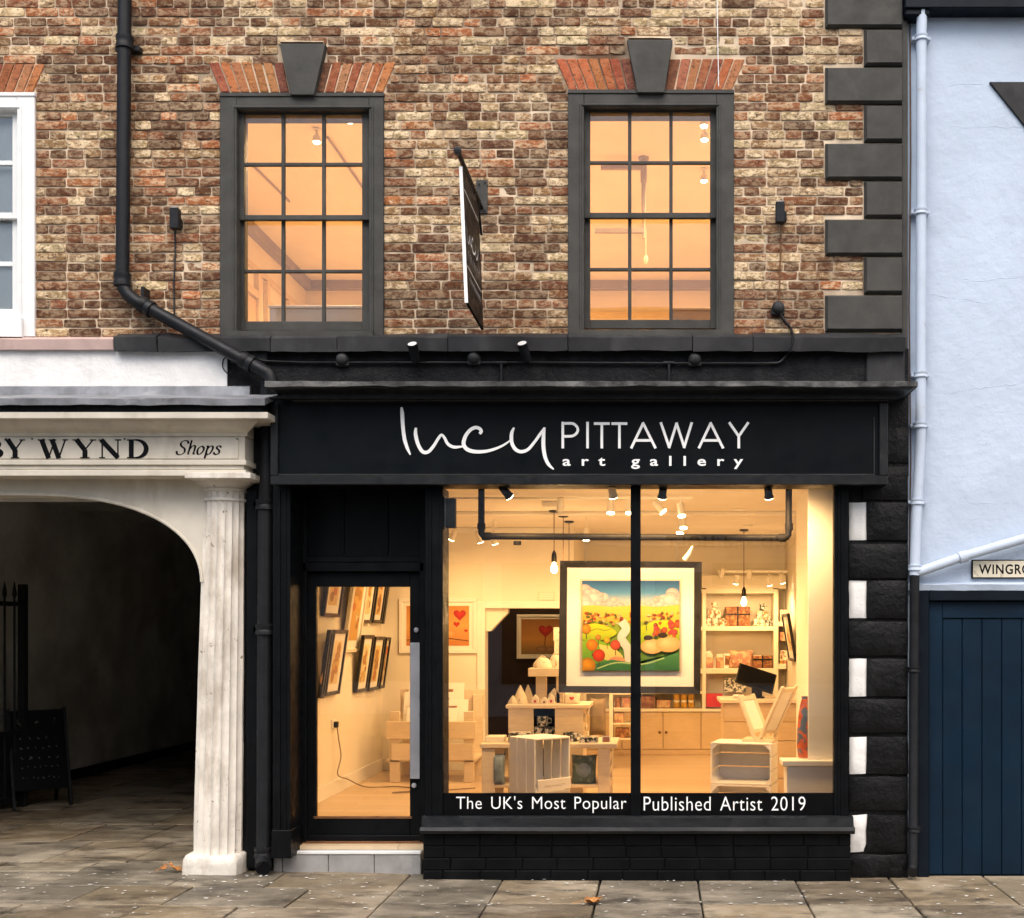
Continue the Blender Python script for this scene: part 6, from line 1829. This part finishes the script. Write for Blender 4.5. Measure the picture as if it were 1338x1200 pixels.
ribbon_box(948, 793, 980, 818.5, yg, 'brownbox', 'russet gift box tied with black ribbon on the top shelf')
ribbon_box(984, 857, 1009, 873.5, yg, 'brownbox', 'russet hamper with dark ribbon on the middle shelf')
for k, px in enumerate((927, 940.5)):
    t = thing('bottle_pouch', ('cream paper pouch leftmost on the middle shelf', 'cream paper pouch second on the middle shelf')[k], 'pouch', W(px, 873.5, yg), 'paper pouches')
    MB().bp(px - 5, 859, px + 5, 873.5, yg, yg + .09).build('bag', MAT['pinkbox'], t, bevel=.01)
    MB().bp(px - 4, 855, px + 4, 859.5, yg + .03, yg + .05).build('folded_top', MAT['ivory'], t, bevel=.003)
cushion(968, 873.5, 32, 24, yg + .05, 'pinkbox', 'pink patterned cushion on the middle shelf', lean=R(-8), d=.10)
ribbon_box(923, 907, 944, 924, yg - .1, 'red', 'red gift bag on the worktop at the left of the till', False)
ribbon_box(946, 886, 975, 905, yg, 'ceramic2', 'patterned card folder leaning behind the till', False)
for k in range(2):
    for i in range(3):
        px, py = 884 + i * 9.5, (925 - k * 10.5)
        t = thing('jar', ('left', 'middle', 'right')[i] + ' amber jar in the ' + ('lower', 'upper')[k] + ' row below the big picture', 'jar', W(px, py, yg), 'amber jars below the big picture')
        c = W(px, py, yg); q = (yg - CY) / F
        MB().lathe([(3.8*q, 0), (4.2*q, 1*q), (4.2*q, 6.2*q), (3.4*q, 7.2*q)], c, 16).build('glass', MAT['amber'], t)
        MB().lathe([(3.9*q, 7.2*q), (4.0*q, 7.4*q), (4.0*q, 9.8*q), (3.6*q, 10*q)], c, 16).build('lid', MAT['ivory'], t)
for k, (a, b, c, d, mt, lab) in enumerate(((838, 910, 856, 925, 'brownbox', 'dark gift box at the left end of the worktop'), (858, 915, 876, 925, 'pinkbox', 'low pink gift box beside the amber jars'), (1019, 797, 1029, 812, 'ivory', 'ivory pot on the top of the right shelf bay'), (1019, 850, 1029, 866, 'ceramic', 'cream patterned box on the right shelf bay'), (1018, 905, 1030, 918, 'pinkbox', 'pink box low on the right shelf bay'), (1019, 826, 1028, 838, 'pinkbox', 'small pink box in the middle of the right shelf bay'))):
    tag(MB().bp(a, b, c, d, yg, yg + .15).build('gift_box', MAT[mt], bevel=.004), lab, 'gift box')
# white ladder shelf behind the big picture
t = thing('ladder_shelf', 'white slim shelf stand with small goods below the big picture', 'shelf', (WX(812, 5.0), 5.1, FZ))
y = 5.0
for px in (796, 826): MB().box((WX(px, y), y, FZ), (WX(px + 5, y), y + .3, WZ(903, y))).build('upright', MAT['ivory'], t, bevel=.003)
for py in (906, 925, 945, 965): MB().box((WX(801, y), y, WZ(py + 2, y)), (WX(826, y), y + .3, WZ(py, y))).build('shelf', MAT['ivory'], t, bevel=.003)
for k, (a, b, py, mt) in enumerate(((803, 811, 925, 'brownbox'), (813, 823, 925, 'pinkbox'), (803, 815, 945, 'pinkbox'), (804, 822, 965, 'brownbox'))):
    tag(MB().bp(a, py - 13, b, py, y + .05, y + .2).build('gift_box', MAT[mt], bevel=.004), ('small russet box left on the upper level of the slim shelf', 'small pink box right on the upper level of the slim shelf', 'pink box on the middle level of the slim shelf', 'wide russet box on the low level of the slim shelf')[k], 'box')
# white cabinet, display panel and vase at the right of the window
t = thing('white_cabinet', 'low white cabinet at the right end of the display window', 'cabinet', (WX(1060, .4), .5, FZ))
y = .40
MB().box((WX(1028, y), y, FZ), (WX(1100, y), .615, WZ(1001, y))).build('body', MAT['trim'], t, bevel=.004)
MB().box((WX(1022, y), y - .02, WZ(1001, y)), (WX(1100, y), .612, WZ(994, y))).build('top', MAT['trim'], t, bevel=.004)
tag(MB().box((WX(1056, .46), .46, WZ(994, .40)), (WX(1104, .46), .485, CZL - .002)).build('room_divider', MAT['trim'], bevel=.002), 'tall white panel standing at the right edge of the display window', 'panel')
t = thing('art_vase', 'tall mottled orange and blue glass vase on the white cabinet', 'vase', (WX(1051, .55), .55, WZ(994, .40)))
c = Vector((WX(1052, .553), .553, WZ(994, .40)))
MB().lathe([(.04, 0), (.055, .01), (.065, .10), (.062, .22), (.052, .34), (.038, .42), (.026, .46), (.030, .48), (.024, .48), (.02, .44)], c, 24).build('body', MAT['vase'], t)
MB().lathe([(.058, -.0), (.060, .008), (.05, .009)], c, 24).build('foot', MAT['ivory'], t)

# ================================================================== UPSTAIRS ROOM
UF, UC = 3.22, 5.92
uL, uB = -3.12, 5.4
MAT['upwall'] = paint('upstairs_cream_paint', (.80, .73, .62), .7, .04, 2, .05, 40)
MAT['upstrip'] = paint('grey_cornice_paint', (.36, .31, .27), .6, .06, 5, .05, 40)
MB().box((uL - .1, .30, UF - .09), (2.84, uB + .1, UF)).build('upper_floor', MAT['planks'], **ST)
MB().box((uL - .1, .30, UC), (2.84, uB + .1, UC + .1)).build('upper_ceiling', MAT['upwall'], **ST)
MB().box((uL - .1, .301, UF), (uL, uB, UC)).build('wall_upper_left', MAT['upwall'], **ST)
MB().box((XRW, .301, UF), (XRW + .12, uB, UC)).build('wall_upper_right', MAT['upwall'], **ST)
MB().box((uL - .1, uB, UF), (2.84, uB + .1, UC)).build('wall_upper_back', MAT['upwall'], **ST)
m = MB(); m.box((uL, .31, UC - .10), (uL + .09, uB, UC)); m.box((uL + .09, uB - .09, UC - .10), (XRW, uB, UC)); m.box((XRW - .09, .31, UC - .1), (XRW, uB - .09, UC))
m.build('upper_cornice', MAT['upstrip'], **ST)
m = MB(); m.box((uL, .31, UC - .42), (uL + .03, uB, UC - .36)); m.box((uL + .03, uB - .03, UC - .42), (XRW, uB, UC - .36))
m.build('picture_rail', MAT['palewood'], **ST)
for k, Yw in enumerate((1.9, 2.9, 3.9)):
    t = thing('wall_panel_frame', ('nearest', 'middle', 'farthest')[k] + ' upright timber panel frame on the left wall upstairs', 'panel frame', (uL, Yw, UF), 'timber panel frames upstairs')
    for yy in (Yw, Yw + .72): MB().box((uL, yy, UF), (uL + .05, yy + .08, UC - .43)).build('post', MAT['palewood'], t, bevel=.003)
    MB().box((uL, Yw + .08, UC - .70), (uL + .045, Yw + .72, UC - .62)).build('rail', MAT['palewood'], t, bevel=.003)
    MB().box((uL, Yw + .08, UF + .6), (uL + .02, Yw + .72, UC - .72)).build('panel', MAT['honey'], t)
t = thing('pale_cabinet', 'pale grey cabinet top showing in the left upstairs window', 'cabinet', (WX(430, .5), .7, UF))
pcm = paint('pale_grey_laminate', (.74, .77, .80), .5, .04, 5, .03)
MB().box((WX(352, .5), .5, UF), (WX(520, .5), .9, WZ(403, .5))).build('body', pcm, t, bevel=.004)
MB().box((WX(351, .5), .48, WZ(403, .5)), (WX(521, .5), .92, WZ(400, .5))).build('top', pcm, t, bevel=.004)
t = thing('pale_cabinet', 'grey cabinet corner showing in the right upstairs window', 'cabinet', (WX(920, 1.0), 1.2, UF))
MB().box((WX(877, 1.0), 1.0, UF), (WX(990, 1.0), 1.5, WZ(406, 1.0))).build('body', MAT['upstrip'], t, bevel=.004)
MB().box((WX(876, 1.0), .98, WZ(406, 1.0)), (WX(991, 1.0), 1.52, WZ(403, 1.0))).build('top', MAT['upstrip'], t, bevel=.004)
# ceiling-hung telescopic pole with arms
t = thing('ceiling_pole', 'grey telescopic pole with side arm hanging from the upstairs ceiling', 'pole', (WX(842, 2.1), 2.1, 4.6))
d = (UC - CZ) * F / (VY - 206); Yp = d + CY
cx = WX(841, Yp)
cy_ = Yp
def pz_(py): return WZ(py, Yp)
MB().lathe([(.045, 0), (.045, -.02), (.02, -.03)], (cx, cy_, UC), 18).build('ceiling_plate', MAT['upstrip'], t)
MB().tube([(cx, cy_, UC), (cx, cy_, pz_(238)), (cx, cy_, pz_(240)), (cx, cy_, pz_(275)), (cx, cy_, pz_(277)), (cx, cy_, pz_(312))], [.028, .028, .020, .020, .013, .013], 12).build('pole', MAT['upstrip'], t)
MB().box((WX(785, Yp), cy_ - .02, pz_(222)), (cx, cy_ + .02, pz_(217))).build('arm', MAT['upstrip'], t, bevel=.004)
MB().box((WX(777, Yp), cy_ - .02, pz_(305)), (cx - .005, cy_ + .02, pz_(299))).build('arm', MAT['upstrip'], t, bevel=.004)
MB().tube([(cx + .02, cy_ - .02, pz_(300)), (cx + .02, cy_ - .02, pz_(340))], .003, 6).build('pull_cord', MAT['palewood'], t)
MB().lathe([(.004, .05), (.018, .03), (.020, 0), (.006, -.03)], (cx + .02, cy_ - .02, pz_(342)), 10).build('cord_pull', MAT['palewood'], t)
def up_spot(px, py, label, watt):
    d = (UC - .10 - CZ) * F / (VY - py); Y = d + CY
    c = W(px, py, Y)
    t = thing('ceiling_spotlight', label, 'spotlight', c, 'ceiling spotlights upstairs')
    MB().lathe([(.03, .10), (.035, .09), (.012, .085), (.012, .04), (.030, .035), (.036, -.01), (.03, -.012)], c, 16).build('housing', MAT['whitehead'], t)
    MB().lathe([(.031, -.011), (.024, -.022), (.004, -.026)], c, 16).build('lens', MAT['spotlens'], t)
    if watt: lamp('lamp_light', c + Vector((0, 0, -.06)), watt * 4.8, t, .06, (Vector((0, .1, -1)), 172))
up_spot(920, 163, 'nearest bright spotlight in the right upstairs window', 18)
up_spot(920.5, 181, 'second bright spotlight in the right upstairs window', 0)
up_spot(920, 235, 'third spotlight lower in the right upstairs window', 22)
up_spot(414, 184, 'bright spotlight in the middle panes of the left upstairs window', 22)
up_spot(457, 157, 'small spotlight in the top right pane of the left upstairs window', 0)
up_spot(640, 215, 'spotlight upstairs hidden behind the brick between the windows', 30)
up_spot(600, 330, 'far spotlight upstairs hidden behind the brick between the windows', 30)
for k, (a, b) in enumerate((((428, 178), (478, 250)), ((330, 215), (378, 262)))):
    dd = [(UC - CZ) * F / (VY - q[1]) + CY for q in (a, b)]
    p, q = Vector((WX(a[0], dd[0]), dd[0], UC - .012)), Vector((WX(b[0], dd[1]), dd[1], UC - .012))
    tag(MB().tube([p, q], .010, 8).build('ceiling_cable', MAT['upstrip']), ('thin grey track line on the ceiling in the right panes of the left upstairs window', 'thin grey track line on the ceiling in the left panes of the left upstairs window')[k], 'cable')

# small stock that fills the shelves and tables
random.seed(31)
def card(px, py, w, h, Y, mat, label, group):
    t = thing('greeting_card', label, 'card', W(px, py, Y), group)
    MB().pp([(px - w/2, py), (px + w/2, py), (px + w/2, py - h), (px - w/2, py - h)], Y, Y + .006).build('card', MAT['whitecard'], t)
    MB().bp(px - w * .36, py - h * .86, px + w * .36, py - h * .2, Y - .002, Y + .001).build('print', MAT[mat], t)
yt = 6.62
for px, h, mt, lab in ((924.5, 22, 'pinkbox', 'tall card at the left of the middle shelf behind the pouches'), (951, 19, 'brownbox', 'card leaning left of the pink cushion on the middle shelf'), (990, 17, 'pinkbox', 'card behind the russet hamper on the middle shelf')):
    card(px, 873.3, 10, h, yt, mt, lab, 'cards on the middle shelf')
for px, h, mt, lab in ((953, 14, 'bluecush', 'bluish card leaning behind the till at the left'), (963, 15, 'pinkbox', 'pink card leaning behind the till'), (985, 14, 'brownbox', 'russet card leaning behind the till at the right')):
    card(px, 925, 9, h, yt, mt, lab, 'cards behind the till')
for px, py, h, mt, lab in ((672, 972, 10, 'bluecush', 'small blue-printed card on the low table left of the mug'), (727, 972, 9, 'brownbox', 'small russet-printed card on the low table beside the mug'), (792, 972, 10, 'pinkbox', 'small pink-printed card at the right end of the low table')):
    card(px, py, 11, h, 1.3, mt, lab, 'cards on the low table')
o = thing('card_stack', 'stack of printed leaflets beside the till', 'leaflets', W(965, 915, 2.75))
for k in range(5): MB().box((WX(958, 2.75) + .004 * (k % 2), 2.70, 1.135 + k * .006), (WX(972, 2.75) + .004 * (k % 2), 2.84, 1.1405 + k * .006)).build('leaflet', MAT['pinkbox'] if k % 2 else MAT['whitecard'], o)
def small_jar(px, py, w, h, Y, mat, label):
    k = (Y - CY) / F; c = W(px, py, Y)
    t = thing('candle_tin', label, 'tin', c, 'candle tins on the slim shelf and right bay')
    MB().lathe([(w*k*.48, 0), (w*k*.5, .003), (w*k*.5, h*k*.8), (w*k*.46, h*k*.82)], c, 14).build('tin', MAT[mat], t)
    MB().lathe([(w*k*.52, h*k*.8), (w*k*.52, h*k*.98), (w*k*.3, h*k)], c, 14).build('lid', MAT['ivory'], t)
for k, (px, py, mt) in enumerate(((1021, 869.5, 'amber'), (1026, 869.5, 'pinkbox'), (1022, 814, 'ceramic'), (1027, 814, 'amber'))):
    small_jar(px, py, 5, 8, 6.54, mt, ('amber tin on the lower right shelf bay', 'pink tin on the lower right shelf bay', 'cream tin on the upper right shelf bay', 'amber tin on the upper right shelf bay')[k])
for k, (px, py, mt) in enumerate(((806, 906, 'amber'), (813, 906, 'ceramic'), (820, 906, 'brownbox'))):
    small_jar(px, py, 6, 8, 5.1, mt, ('amber tin left on top of the slim shelf', 'cream tin in the middle on top of the slim shelf', 'russet tin right on top of the slim shelf')[k])
